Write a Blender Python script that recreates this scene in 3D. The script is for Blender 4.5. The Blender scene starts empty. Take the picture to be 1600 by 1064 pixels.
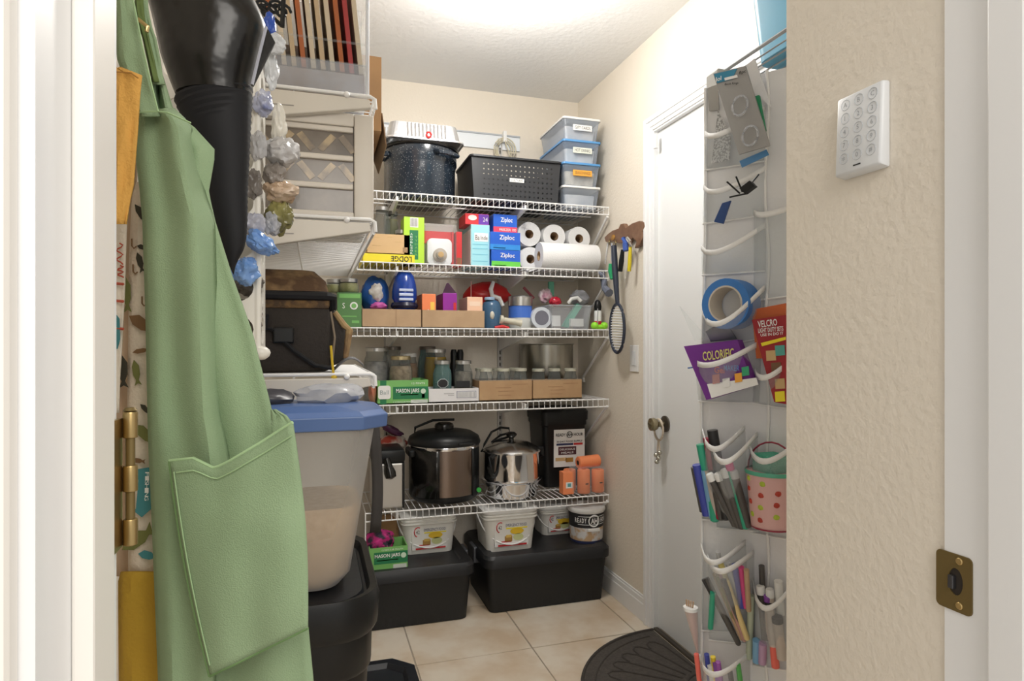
import bpy, bmesh, math, random
from mathutils import Vector, noise, geometry, Matrix
random.seed(7)
SC = bpy.context.scene
COL = SC.collection
PI = math.pi
# ---------------------------------------------------------------- camera
F = 985.0; YAW = math.radians(17.4); HZ = 539.0; H = 1.17
SN, CS = math.sin(YAW), math.cos(YAW)
cam = bpy.data.cameras.new('camera'); cam_o = bpy.data.objects.new('camera', cam); COL.objects.link(cam_o)
cam_o.location = (0, 0, H); cam_o.rotation_euler = (PI/2, 0, -YAW)
cam.sensor_width = 36.0; cam.lens = 36.0*F/1600.0; cam.shift_y = (HZ-532.0)/1600.0; cam.clip_start = 0.02
SC.camera = cam_o
# ---------------------------------------------------------------- world, added hall fill light, exposure
W = bpy.data.worlds.new('world'); SC.world = W; W.use_nodes = True
W.node_tree.nodes['Background'].inputs[0].default_value = (1.0, 0.965, 0.92, 1)
W.node_tree.nodes['Background'].inputs[1].default_value = 0.42
la = bpy.data.lights.new('hall_fill_light', 'AREA'); la.energy = 20; la.size = 1.4; la.color = (1, .95, .88)  # added fill light aimed into the pantry; stands for no visible lamp
lo = bpy.data.objects.new('hall_fill_light', la); COL.objects.link(lo); lo.location = (.35, -1.3, 2.4); lo.rotation_euler = (math.radians(58), 0, 0)
lb = bpy.data.lights.new('pantry_ceiling_lamp', 'POINT'); lb.energy = 11.5; lb.shadow_soft_size = .11; lb.color = (1, .97, .92)
lbo = bpy.data.objects.new('pantry_ceiling_lamp', lb); COL.objects.link(lbo); lbo.location = (.62, 1.98, 2.24)
VS = SC.view_settings; VS.view_transform = 'Standard'; VS.look = 'None'; VS.gamma = 1; VS.use_curve_mapping = False; VS.exposure = 0.9
# ---------------------------------------------------------------- pixel of the photograph + a known plane -> point in the room
def ray(px):
    u = (px-800)/F; return SN+u*CS, CS-u*SN
def AY(px, py, Y):
    r = ray(px); d = Y/r[1]; return Vector((r[0]*d, Y, H-(py-HZ)*d/F))
def AX(px, py, X):
    r = ray(px); d = X/r[0]; return Vector((X, r[1]*d, H-(py-HZ)*d/F))
def AZ(px, py, Z):
    d = (H-Z)*F/(py-HZ); r = ray(px); return Vector((r[0]*d, r[1]*d, Z))
class Plane:
    """vertical plane through two floor points; n points to the room side"""
    def __init__(s, a, b):
        s.a = Vector(a); u = Vector(b)-s.a; s.u = u.normalized(); s.n = Vector((s.u.y, -s.u.x))
    def at(s, px, py, off=0):
        r = Vector(ray(px)); q = s.a+s.n*off
        d = q.dot(s.n)/r.dot(s.n); return Vector((r.x*d, r.y*d, H-(py-HZ)*d/F))
# ---------------------------------------------------------------- materials
MATS = {}
def M(name, col, rough=.55, metal=0., bump=None, var=None, emit=None, trans=None, spec=None, coat=0, edge=.5):
    """bump=(scale,strength) noise bump; var=(scale,color2,contrast) noise colour; trans=fraction see-through"""
    if name in MATS: return MATS[name]
    m = bpy.data.materials.new(name); m.use_nodes = True; nt = m.node_tree; N = nt.nodes; L = nt.links
    b = N['Principled BSDF']; b.inputs['Base Color'].default_value = (*col, 1)
    b.inputs['Roughness'].default_value = rough; b.inputs['Metallic'].default_value = metal
    if spec is not None: b.inputs['Specular IOR Level'].default_value = spec
    if coat: b.inputs['Coat Weight'].default_value = coat
    tc = N.new('ShaderNodeTexCoord')
    if var:
        n = N.new('ShaderNodeTexNoise'); n.inputs['Scale'].default_value = var[0]; n.inputs['Detail'].default_value = 4
        r = N.new('ShaderNodeValToRGB'); c = var[2] if len(var) > 2 else .15
        r.color_ramp.elements[0].position = .5-c; r.color_ramp.elements[1].position = .5+c
        r.color_ramp.elements[0].color = (*col, 1); r.color_ramp.elements[1].color = (*var[1], 1)
        L.new(tc.outputs['Object'], n.inputs['Vector']); L.new(n.outputs['Fac'], r.inputs['Fac']); L.new(r.outputs['Color'], b.inputs['Base Color'])
    if bump:
        n = N.new('ShaderNodeTexNoise'); n.inputs['Scale'].default_value = bump[0]; n.inputs['Detail'].default_value = 3
        bp = N.new('ShaderNodeBump'); bp.inputs['Strength'].default_value = bump[1]; bp.inputs['Distance'].default_value = .004
        L.new(tc.outputs['Object'], n.inputs['Vector']); L.new(n.outputs['Fac'], bp.inputs['Height']); L.new(bp.outputs['Normal'], b.inputs['Normal'])
    if emit:
        b.inputs['Emission Color'].default_value = (*emit[0], 1); b.inputs['Emission Strength'].default_value = emit[1]
    if trans is not None:
        t = N.new('ShaderNodeBsdfTransparent'); t.inputs[0].default_value = (.97, .98, .98, 1)
        mx = N.new('ShaderNodeMixShader'); lw = N.new('ShaderNodeLayerWeight'); lw.inputs['Blend'].default_value = .25
        mr = N.new('ShaderNodeMapRange'); mr.inputs['To Min'].default_value = 1-trans; mr.inputs['To Max'].default_value = min(1, 1-trans+edge)
        L.new(lw.outputs['Facing'], mr.inputs['Value']); L.new(mr.outputs['Result'], mx.inputs['Fac'])
        L.new(t.outputs[0], mx.inputs[1]); L.new(b.outputs[0], mx.inputs[2]); L.new(mx.outputs[0], N['Material Output'].inputs['Surface'])
    MATS[name] = m; return m
WALL = M('wall_paint', (.79, .725, .625), .7, bump=(110, .35))
CEIL = M('ceiling_texture', (.82, .82, .815), .8, bump=(45, .55))
TRIM = M('white_trim', (.86, .865, .87), .35)
TRIMC = M('cream_trim', (.86, .83, .78), .38)
DOORW = M('door_white', (.80, .815, .82), .4)
WIRE = M('white_wire', (.88, .88, .88), .35)
STEEL = M('steel', (.70, .70, .70), .2, 1)
CHROME = M('chrome', (.82, .82, .84), .09, 1)
DSTEEL = M('brushed_steel', (.55, .54, .52), .33, 1)
BRASS = M('brass', (.58, .43, .20), .32, 1)
DBRASS = M('antique_brass', (.20, .145, .055), .4, .6)
KRAFT = M('kraft_card', (.52, .355, .215), .8, var=(14, (.46, .31, .185)))
KRAFT2 = M('kraft_card_brown', (.40, .235, .105), .8, var=(10, (.35, .20, .09)))
BLACK = M('black_plastic', (.009, .010, .011), .38, spec=.35)
BLACKM = M('black_matt', (.011, .011, .013), .65, spec=.3)
BLACKG = M('black_gloss', (.010, .009, .008), .24, bump=(16, 1.0), spec=.45)
HOLLOW_SHADE = M('hollow_shade', (.03, .022, .016), .8)  # shade of hollows, painted as a dark colour
WHITE = M('white_plastic', (.84, .84, .83), .4)
PAPER = M('paper_white', (.84, .84, .84), .85, bump=(160, .3))
GLASS = M('clear_glass', (.30, .34, .34), .05, trans=.86)
TEALG = M('teal_glass', (.16, .30, .30), .06, trans=.5)
CLEAR = M('clear_plastic', (.70, .73, .80), .15, trans=.74)
CLEARB = M('clear_box_plastic', (.50, .57, .68), .2, trans=.72)
VINYL = M('clear_vinyl', (.80, .82, .86), .16, trans=.90, bump=(14, .8), edge=.22)
FILM = M('clear_film', (.80, .82, .86), .10, trans=.93, edge=.25)
# ---------------------------------------------------------------- mesh builder
class MB:
    def __init__(s): s.v = []; s.f = []
    def add(s, vs, fs):
        o = len(s.v); s.v += [Vector(v) for v in vs]; s.f += [tuple(i+o for i in f) for f in fs]; return s
    def box(s, x0, y0, z0, x1, y1, z1):
        if x1 < x0: x0, x1 = x1, x0
        if y1 < y0: y0, y1 = y1, y0
        if z1 < z0: z0, z1 = z1, z0
        return s.add([(x0,y0,z0),(x1,y0,z0),(x1,y1,z0),(x0,y1,z0),(x0,y0,z1),(x1,y0,z1),(x1,y1,z1),(x0,y1,z1)],
                     [(0,3,2,1),(4,5,6,7),(0,1,5,4),(1,2,6,5),(2,3,7,6),(3,0,4,7)])
    def loft(s, rings, cap0=True, cap1=True, close=False):
        n = len(rings[0]); vs = [p for r in rings for p in r]; fs = []
        m = len(rings)
        for i in range(m if close else m-1):
            a = i*n; b = ((i+1) % m)*n
            for j in range(n): k = (j+1) % n; fs.append((a+j, a+k, b+k, b+j))
        if not close:
            if cap0: fs.append(tuple(range(n-1, -1, -1)))
            if cap1: fs.append(tuple(range((m-1)*n, m*n)))
        return s.add(vs, fs)
    def lathe(s, c, prof, seg=24, cap0=True, cap1=True, axis='z'):
        rings = []
        for r, z in prof:
            ring = []
            for j in range(seg):
                a = 2*PI*j/seg; p = (r*math.cos(a), r*math.sin(a), z)
                if axis == 'y': p = (p[0], -p[2], p[1])
                elif axis == 'x': p = (p[2], p[0], p[1])
                ring.append((c[0]+p[0], c[1]+p[1], c[2]+p[2]))
            rings.append(ring)
        return s.loft(rings, cap0, cap1)
    def tube(s, pts, r, seg=6, closed=False):
        pts = [Vector(p) for p in pts]; n = len(pts); rings = []
        for i, p in enumerate(pts):
            a = pts[(i-1) % n] if (closed or i > 0) else p; b = pts[(i+1) % n] if (closed or i < n-1) else p
            t = (b-a); t = t.normalized() if t.length > 1e-9 else Vector((0,0,1))
            x = t.cross(Vector((0,0,1)) if abs(t.z) < .9 else Vector((1,0,0))).normalized(); y = t.cross(x)
            rr = r[i] if isinstance(r, (list, tuple)) else r
            rings.append([p+x*rr*math.cos(2*PI*j/seg)+y*rr*math.sin(2*PI*j/seg) for j in range(seg)])
        return s.loft(rings, close=closed)
    def prism(s, poly, vec):
        poly = [Vector(p) for p in poly]; vec = Vector(vec); n = len(poly)
        return s.loft([poly, [p+vec for p in poly]])
    def plate(s, outer, holes, vec):
        """flat plate with holes: outlines are 3-D, vec the thickness"""
        loops = [[Vector(p) for p in outer]]+[[Vector(p) for p in h] for h in holes]
        tri = geometry.tessellate_polygon(loops); flat = [p for l in loops for p in l]; n = len(flat); vec = Vector(vec)
        fs = [tuple(t) for t in tri]+[tuple(i+n for i in reversed(t)) for t in tri]
        o = 0
        for l in loops:
            k = len(l)
            for j in range(k): a = o+j; b = o+(j+1) % k; fs.append((a, b, b+n, a+n))
            o += k
        return s.add(flat+[p+vec for p in flat], fs)
    def grid(s, fn, nu, nv):
        vs = [fn(i/nu, j/nv) for j in range(nv+1) for i in range(nu+1)]; w = nu+1
        return s.add(vs, [(j*w+i, j*w+i+1, (j+1)*w+i+1, (j+1)*w+i) for j in range(nv) for i in range(nu)])
    def blob(s, c, rad, seed=0, amp=.25, fr=2.2, sub=3, rot=0):
        bm = bmesh.new(); bmesh.ops.create_icosphere(bm, subdivisions=sub, radius=1)
        vs = []; so = Vector((seed*7.3, seed*3.1, seed*1.7)); R = Matrix.Rotation(rot, 3, 'Y')
        for v in bm.verts:
            k = 1+amp*(noise.noise(v.co*fr+so)+.5*noise.noise(v.co*fr*2.6+so))
            p = R @ Vector((v.co.x*rad[0]*k, v.co.y*rad[1]*k, v.co.z*rad[2]*k)); vs.append(Vector(c)+p)
        fs = [tuple(v.index for v in f.verts) for f in bm.faces]; bm.free(); return s.add(vs, fs)
    def build(s, name, mat, parent=None, bev=0, smooth=False, solid=0, org=None):
        me = bpy.data.meshes.new(name); off = Vector((0,0,0))
        if parent is not None: off = WLOC[parent.name]
        elif org is not None: off = Vector(org)
        elif s.v:
            off = Vector((sum(v.x for v in s.v)/len(s.v), sum(v.y for v in s.v)/len(s.v), min(v.z for v in s.v)))
        me.from_pydata([v-off for v in s.v], [], s.f)
        bm = bmesh.new(); bm.from_mesh(me)
        bmesh.ops.recalc_face_normals(bm, faces=bm.faces)
        if bev:
            es = [e for e in bm.edges if len(e.link_faces) == 2 and e.calc_face_angle(0) > .6]
            bmesh.ops.bevel(bm, geom=es, offset=bev, segments=2, affect='EDGES', profile=.5)
        if smooth:
            for f in bm.faces: f.smooth = True
            for e in bm.edges:
                if len(e.link_faces) == 2 and e.calc_face_angle(0) > .7: e.smooth = False
        bm.to_mesh(me); bm.free(); me.materials.append(mat)
        o = bpy.data.objects.new(name, me); COL.objects.link(o)
        if parent is not None: o.parent = parent
        else: o.location = off
        WLOC[o.name] = off.copy()
        if solid:
            md = o.modifiers.new('thickness', 'SOLIDIFY'); md.thickness = solid; md.offset = 0
        return o
WLOC = {}
def tag(o, label, cat, group=None):
    o['label'] = label; o['category'] = cat
    if group: o['group'] = group
    return o
def T(name, label, cat, loc, group=None):
    o = bpy.data.objects.new(name, None); COL.objects.link(o); o.location = loc; o.empty_display_size = .02
    WLOC[o.name] = Vector(loc); return tag(o, label, cat, group)
def S(o): o['kind'] = 'structure'; return o
def STUFF(o): o['kind'] = 'stuff'; return o
def rr(cx, cy, hx, hy, r, z, n=5):
    r = min(r, hx*.999, hy*.999); out = []
    for q, (sx, sy) in enumerate(((1,1),(-1,1),(-1,-1),(1,-1))):
        for k in range(n+1):
            a = q*PI/2+PI/2*k/n; out.append((cx+sx*(hx-r)+r*math.cos(a), cy+sy*(hy-r)+r*math.sin(a), z))
    return out
def txt(s, pos, h, mat, parent, w=None, rot=(PI/2, 0, 0), name='lettering', flip=False, bold=0):
    """flat lettering h tall, stretched to width w, centred on pos, facing -Y unless rot says otherwise"""
    cu = bpy.data.curves.new('t', 'FONT'); cu.body = s; cu.align_x = 'CENTER'; cu.align_y = 'CENTER'; cu.resolution_u = 2; cu.extrude = 0; cu.offset = bold
    ob = bpy.data.objects.new('t', cu); COL.objects.link(ob)
    dg = bpy.context.evaluated_depsgraph_get(); me = bpy.data.meshes.new_from_object(ob.evaluated_get(dg))
    bpy.data.objects.remove(ob); bpy.data.curves.remove(cu)
    if not me.vertices: return None
    xs = [v.co.x for v in me.vertices]; ys = [v.co.y for v in me.vertices]
    cx, cy = (max(xs)+min(xs))/2, (max(ys)+min(ys))/2; k = h/max(1e-6, max(ys)-min(ys)); kx = k if w is None else w/max(1e-6, max(xs)-min(xs))
    from mathutils import Euler
    R = Euler(rot).to_matrix(); off = WLOC[parent.name]; g = -1 if flip else 1
    for v in me.vertices: v.co = R @ Vector(((v.co.x-cx)*kx*g, (v.co.y-cy)*k*g, 0)) + Vector(pos) - off
    me.materials.clear(); me.materials.append(mat); me.name = name
    o = bpy.data.objects.new(name, me); COL.objects.link(o); o.parent = parent; WLOC[o.name] = off.copy(); return o
def smooth_rows(rows, y):
    for (a, b) in zip(rows, rows[1:]):
        if a[0] <= y <= b[0]:
            t = (y-a[0])/max(1e-6, b[0]-a[0]); return [p+(q-p)*t for p, q in zip(a, b)]
    return list(rows[-1] if y > rows[-1][0] else rows[0])
# ================================================================ the setting
XL, XR, YB, ZC = -.25, 1.335, 3.09, 2.455       # left wall, right wall, back wall, ceiling
XJL, XJR, YJ = -.126, .611, .478                # door opening and its pantry side
YF = .707                                       # front wall of the wide part, right of the opening
GROUT = M('grout', (.42, .36, .29), .9)
TILE = M('tile', (.62, .49, .35), .32, var=(5.5, (.76, .68, .57), .13), bump=(20, .12))
S(MB().box(-.6, -.6, -.05, 1.5, 3.2, -.004).build('floor', GROUT))
fl = bpy.data.objects['floor']; TS = .449
me_t = None
for i in range(-2, 3):
    for j in range(-6, 3):
        x0, y0 = .803+i*TS, 2.30+j*TS
        a, b, c, d = max(x0+.003, -.6), max(y0+.003, -.6), min(x0+TS-.003, 1.335), min(y0+TS-.003, 3.09)
        if c-a < .02 or d-b < .02: continue
        if YF > d and False: continue
        MB().box(a, b, -.006, c, d, random.uniform(-.0006, .0004)).build('tile', TILE, fl)
S(MB().box(-.5, .36, ZC, 1.5, 3.2, ZC+.05).build('ceiling', CEIL))
wb = S(MB().box(XL-.1, YB, -.05, XR+.1, YB+.1, ZC).build('wall_back', WALL))
S(MB().box(XL-.1, YJ+.02, -.05, XL, YB, ZC).build('wall_left', WALL))
# right wall with an opening for the far door
DY0, DY1, DZ = 1.53, 2.297, 2.047
m = MB().box(XR, DY1+.02, -.05, XR+.1, YB, ZC).box(XR, YF-.1, -.05, XR+.1, DY0-.02, ZC).box(XR, DY0-.02, DZ+.02, XR+.1, DY1+.02, ZC)
S(m.build('wall_right', WALL))
# entry opening: wall right of it (keypad), wall left of it, header
S(MB().box(XJR+.002, .36, -.05, XR+.1, YF, ZC).build('wall_front_right', WALL))
S(MB().box(XL-.1, .36, -.05, XJL-.02, YJ, ZC).build('wall_front_left', WALL))
S(MB().box(XJL-.02, .36, 2.06, XJR+.002, YJ, ZC).build('wall_front_header', WALL))
# entry jambs with stop and profiled casing
m = MB().box(XJL-.02, .352, 0, XJL, YJ+.002, 2.05)
jl = S(m.build('trim_1', TRIM))
MB().box(XJL, .397, 0, XJL+.011, .436, 2.05).build('door_stop', TRIMC, jl, bev=.002)
# casing on the hall side, left: stepped mouldings
m = MB()
for (x0, y0, x1, y1) in ((-.20, .337, XJL-.006, .353), (-.20, .325, XJL-.018, .34), (-.20, .313, XJL-.036, .327)):
    m.box(x0, y0, 0, x1, y1, 2.1)
S(m.build('trim_2', TRIMC, bev=.004))
m = MB().box(XJR-.001, .352, 0, XJR+.02, YJ+.001, 2.05)
jr = S(m.build('trim_3', TRIM))
MB().box(XJR-.011, .397, 0, XJR-.001, .430, 2.05).build('door_stop', TRIM, jr, bev=.002)
m = MB()
for (x0, y0, x1, y1) in ((XJR+.006, .337, .70, .353), (XJR+.018, .325, .70, .34)): m.box(x0, y0, 0, x1, y1, 2.1)
S(m.build('trim_4', TRIM, bev=.004))
MB().box(XJL, .36, 2.035, XJR, YJ, 2.06).build('head_jamb', TRIM, jr)
# far door in the right wall: leaf, casing
dl = S(MB().box(XR+.016, DY0, .012, XR+.05, DY1, DZ).build('door_1', DOORW))
m = MB().box(XR-.004, DY1, 0, XR+.06, DY1+.018, DZ+.018).box(XR-.004, DY0-.018, 0, XR+.06, DY0, DZ+.018).box(XR-.004, DY0, DZ, XR+.06, DY1, DZ+.018)
S(m.build('trim_5', TRIM))
m = MB()
for k, (w0, w1, t) in enumerate(((.006, .062, .010), (.020, .062, .015), (.042, .062, .020))):
    m.box(XR-t, DY1+w0, 0, XR, DY1+w1, DZ+w1).box(XR-t, DY0-w1, 0, XR, DY0-w0, DZ+w1).box(XR-t, DY0-w0, DZ+w0, XR, DY1+w0, DZ+w1)
S(m.build('trim_6', TRIM, bev=.003))
S(MB().box(XR-.012, DY1+.062, 0, XR, YB, .075).box(XR-.009, DY1+.062, .075, XR, YB, .098).box(XR-.006, DY1+.062, .098, XR, YB, .108).build('baseboard_right', TRIM, bev=.002))
S(MB().box(XL, YB-.012, 0, XR, YB, .1).build('baseboard_back', TRIM))
MB().box(XR-.006, DY0, 0, XR+.012, DY1, .010).build('threshold', M('threshold_dark', (.05, .04, .03), .5), dl)
# ceiling lamp (its light is set at the top)
t = T('ceiling_lamp', 'round flush ceiling lamp on the pantry ceiling', 'lamp', (.62, 1.98, ZC-.09))
MB().lathe((.62, 1.98, ZC), [(.15, -.001), (.15, -.022), (.14, -.03)], 32).build('base', WHITE, t, smooth=True)
MB().lathe((.62, 1.98, ZC), [(.138, -.03), (.13, -.055), (.10, -.078), (.05, -.089), (.004, -.092)], 32).build('shade', M('lamp_glass', (.9, .9, .88), .4, emit=((1, .97, .93), 9)), t, smooth=True)
# ================================================================ wire shelves
SHZ = [1.808, 1.513, 1.24, .918, .474]; YS = 2.66
def shelf_back(z, x0, x1, label):
    t = T('wire_shelf', label, 'shelf', ((x0+x1)/2, YS, z-.035), 'back wall wire shelves')
    MB().tube([(x0, YS, z), (x1, YS, z)], .0032).build('front_rail', WIRE, t)
    MB().tube([(x0, YS, z-.034), (x1, YS, z-.034)], .0032).build('front_rail', WIRE, t)
    MB().tube([(x0, YB-.012, z-.006), (x1, YB-.012, z-.006)], .003).build('back_rail', WIRE, t)
    MB().tube([(x0, YS+.2, z-.006), (x1, YS+.2, z-.006)], .003).build('middle_rail', WIRE, t)
    m = MB(); n = int((x1-x0)/.0262)
    for i in range(n+1):
        x = x0+.002+i*(x1-x0-.004)/n
        m.tube([(x, YB-.012, z-.001), (x, YS-.0015, z-.001), (x, YS-.003, z-.034)], .0019, 4)
    STUFF(m.build('deck_wires', WIRE, t))
    return t
LAB = ['highest white wire shelf on the back wall, under the enamel pot', 'white wire shelf holding the paper towels and storage bag boxes',
       'white wire shelf holding the open cardboard trays and colourful tea boxes', 'white wire shelf holding the glass jars and mason jar carton',
       'lowest white wire shelf holding the cookers']
for z, x0, l in zip(SHZ, (.165, .165, .06, .06, .20), LAB): shelf_back(z, x0, 1.305, l)
# wall standards and diagonal brackets
def up(px): return AY(px, 600, YB-.008).x
t = T('hang_track', 'white horizontal hang track screwed to the back wall behind the pot', 'rail', (up(700), YB-.012, 2.09))
a = AY(600, 192, YB-.01); b = AY(812, 214, YB-.01); zt = 2.215
zt = b.z; 
MB().box(.12, YB-.012, zt-.075, b.x, YB, zt).build('track', M('track_white', (.80, .84, .88), .3), t)
MB().box(.12, YB-.018, zt-.006, b.x, YB-.012, zt+.001).build('lip', M('track_lip', (.45, .48, .52), .4), t)
GREYS = M('standard_grey', (.52, .50, .47), .4)
for k, (px, l) in enumerate(((781, 'slotted wall standard right of centre behind the steel pots'), (604, 'slotted wall standard at the left behind the jars'))):
    x = up(px); t = T('wall_standard', l, 'standard', (x, YB-.01, .35), 'wall standards')
    m = MB().box(x-.012, YB-.013, .35, x-.004, YB, zt-.02).box(x+.004, YB-.013, .35, x+.012, YB, zt-.02)
    z = .36
    while z < zt-.05: m.box(x-.004, YB-.012, z, x+.004, YB, z+.012); z += .03
    m.build('channel', GREYS, t)
    MB().box(x-.010, YB-.004, .36, x+.010, YB-.001, zt-.03).build('slot_shade', M('slot_shade_paint', (.12, .11, .10), .7), t)  # dark sheet that paints shade into the slots
BR = M('bracket_white', (.80, .80, .79), .4)
BN = ['highest shelf', 'paper towel shelf', 'tea box shelf', 'jar shelf', 'cooker shelf']
for k, z in enumerate(SHZ):
    for px, side in ((781, 'right'), (604, 'left')):
        x = up(px); zz = z-.012
        o = MB().prism([(x-.005, YB-.014, zz), (x-.005, YS+.012, zz), (x-.005, YS+.012, zz-.022), (x-.005, YB-.014, zz-.085)], (.010, 0, 0)).build('shelf_bracket', BR)
        tag(o, 'white tapered bracket under the %s at its %s wall standard' % (BN[k], side), 'bracket', 'shelf brackets')
    # diagonal end brace on the right wall
    if k != 2 or True:
        o = MB().tube([(1.312, YS+.03, z-.036), (1.322, YB-.10, z-.235)], .007, 6).tube([(1.322, YB-.10, z-.235), (1.326, YB-.10, z-.26)], .007, 6).build('shelf_brace', BR)
        tag(o, 'white diagonal end brace on the right wall below the %s' % BN[k], 'brace', 'shelf end braces')
# left wall shelves
XS = .15; YN = 1.70; LZ = [1.822, 1.498, 1.092]
PLB = M('bracket_plastic', (.70, .66, .59), .45)
LL = ['upper left wall shelf holding the clear file drawer', 'middle left wall shelf holding the plastic drawer unit', 'lower left wall shelf holding the camouflage cooler bag']
for z, l in zip(LZ, LL):
    t = T('wire_shelf', l, 'shelf', (XS, YN, z-.11), 'left wall shelves'); y1 = YB-.01 if z > 1.2 else 2.55
    for zz in (z, z-.034): MB().tube([(XS, YN, zz), (XS, y1, zz)], .0032).build('front_rail', WIRE, t)
    MB().tube([(XL+.01, YN, z), (XL+.01, y1, z)], .003).build('back_rail', WIRE, t)
    MB().tube([(-.05, YN, z-.006), (-.05, y1, z-.006)], .003).build('middle_rail', WIRE, t)
    m = MB(); n = int((y1-YN)/.0262)
    for i in range(n+1):
        y = YN+i*(y1-YN)/n; m.tube([(XL+.01, y, z-.001), (XS+.001, y, z-.001), (XS+.002, y, z-.034)], .0019, 4)
    STUFF(m.build('deck_wires', WIRE, t))
    MB().prism([(XL, YN-.012, z-.008), (XS-.012, YN-.012, z-.008), (XS-.008, YN-.012, z-.03), (XL, YN-.012, z-.105)], (0, .022, 0)).build('bracket_cover', PLB, t, bev=.003)
    MB().prism([(XL, YN-.0135, z-.048), (XS-.20, YN-.0135, z-.045), (XS-.20, YN-.0135, z-.047), (XL, YN-.0135, z-.051)], (0, .004, 0)).build('groove', M('groove_grey', (.36, .34, .31), .6), t)
    MB().tube([(XL, YN-.004, z+.002), (XS-.01, YN-.004, z+.002), (XS+.002, YN-.004, z-.004), (XS+.004, YN-.004, z-.03)], .005, 8).build('end_wire', WIRE, t, smooth=True)
    MB().blob((XS-.07, YN-.016, z-.004), (.008, .008, .008), 1, 0, 1, 2).build('clip', WIRE, t, smooth=True)
# ================================================================ things on the back shelves
def fx(px, Y): return AY(px, 500, Y).x
def fz(px, py, Y): return AY(px, py, Y).z
def D(px, Y): return Y/ray(px)[1]
RED = M('print_red', (.62, .03, .035), .45); DGREEN = M('print_dark_green', (.015, .20, .075), .5); GREEN = M('print_green', (.18, .50, .10), .5)
NAVY = M('print_navy', (.03, .04, .12), .5); INK = M('print_black', (.02, .02, .022), .6); WP = M('print_white', (.88, .88, .87), .5)
YEL = M('print_yellow', (.90, .75, .03), .5); ORG = M('print_orange', (.90, .42, .06), .5); GREY = M('print_grey', (.35, .35, .36), .6)
TAN = M('print_tan', (.62, .42, .20), .6)
class Bx:
    """axis-aligned carton seen at px0..px1 on the plane Y, standing at zb; front face helpers in 0..1 coordinates"""
    def __init__(s, name, label, cat, px0, px1, pyt, Y, dep, zb, mat, group=None, bev=.0015, root=None, h=None):
        s.x0, s.x1 = fx(px0, Y), fx(px1, Y); s.y = Y; s.zb = zb; s.zt = zb+h if h else fz((px0+px1)/2, pyt, Y); s.dep = dep
        s.t = T(name, label, cat, ((s.x0+s.x1)/2, Y+dep/2, zb), group)
        if mat: MB().box(s.x0, Y, zb, s.x1, Y+dep, s.zt).build('body', mat, s.t, bev=bev)
    def p(s, u, v, o=.0008): return Vector((s.x0+u*(s.x1-s.x0), s.y-o, s.zb+v*(s.zt-s.zb)))
    def panel(s, u0, v0, u1, v1, mat, name='print_panel', o=.0008):
        a = s.p(u0, v0); b = s.p(u1, v1); return MB().box(a.x, s.y-o, a.z, b.x, s.y+.001, b.z).build(name, mat, s.t)
    def text(s, st, u, v, h, mat, w=None, o=.0016, flip=False, bold=0):
        W_ = s.x1-s.x0; H_ = s.zt-s.zb
        return txt(st, s.p(u, v, o), h*H_, mat, s.t, None if w is None else w*W_, flip=flip, bold=bold)
def tray(name, label, px0, px1, pyt, Y, dep, zb, mat, group=None, cat='cardboard tray', th=.004):
    b = Bx(name, label, cat, px0, px1, pyt, Y, dep, zb, None, group)
    MB().box(b.x0, Y, zb, b.x1, Y+dep, zb+th).build('base', mat, b.t)
    for (a, c, d, e) in ((b.x0, Y, b.x1, Y+th), (b.x0, Y+dep-th, b.x1, Y+dep), (b.x0, Y+th, b.x0+th, Y+dep-th), (b.x1-th, Y+th, b.x1, Y+dep-th)):
        MB().box(a, c, zb, d, e, b.zt).build('side', mat, b.t)
    return b
def jar(label, x, y, zb, r, h, lid, content=None, fill=.75, glass=GLASS, cat='jar', group='glass jars', seg=20, neck=.78, lidh=.017):
    t = T('glass_jar', label, cat, (x, y, zb), group); c = (x, y, zb); hb = h-lidh
    MB().lathe(c, [(r*.9, 0), (r, .006), (r, hb*.72), (r*.93, hb*.82), (r*neck, hb*.92), (r*neck, hb)], seg).build('glass', glass, t, smooth=True)
    MB().lathe(c, [(r*neck+.003, hb), (r*neck+.003, h-.002), (r*neck, h)], seg).build('lid', lid, t, smooth=True)
    if content is not None:
        MB().lathe(c, [(r*.86, .004), (r*.94, .009), (r*.94, min(fill, .72)*hb), (r*.84, min(fill, .92)*hb)], seg).build('contents', content, t, smooth=True)
    return t
# ---------------------------------------------------------------- shelf 1
z = SHZ[0]+.003
Yp = 2.875; x = fx(657, Yp); R = .165
t = T('canning_pot', 'dark speckled enamel canning pot on the highest shelf', 'pot', (x, Yp, z))
EN = M('speckled_enamel', (.018, .025, .036), .22, coat=.4)
nt = EN.node_tree; N = nt.nodes; Lk = nt.links
vo = N.new('ShaderNodeTexVoronoi'); vo.inputs['Scale'].default_value = 120; rp = N.new('ShaderNodeValToRGB')
rp.color_ramp.elements[0].position = .12; rp.color_ramp.elements[1].position = .23; rp.color_ramp.elements[0].color = (.32, .35, .37, 1); rp.color_ramp.elements[1].color = (.02, .03, .045, 1)
tcn = N.new('ShaderNodeTexCoord'); Lk.new(tcn.outputs['Object'], vo.inputs['Vector']); Lk.new(vo.outputs['Distance'], rp.inputs['Fac']); Lk.new(rp.outputs['Color'], N['Principled BSDF'].inputs['Base Color'])
hp = fz(657, 226, Yp-.1)-z
MB().lathe((x, Yp, z), [(R*.9, 0), (R*.95, .012), (R*.955, hp*.62), (R*.97, hp*.66), (R*.97, hp*.68), (R*1.0, hp*.72), (R*1.0, hp*.95)], 40).build('body', EN, t, smooth=True)
MB().lathe((x, Yp, z+hp*.94), [(R*1.0, 0), (R*1.05, .002), (R*1.065, .008), (R*1.05, .014), (R*1.0, .016)], 40).build('rim', BLACKG, t, smooth=True)
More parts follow.
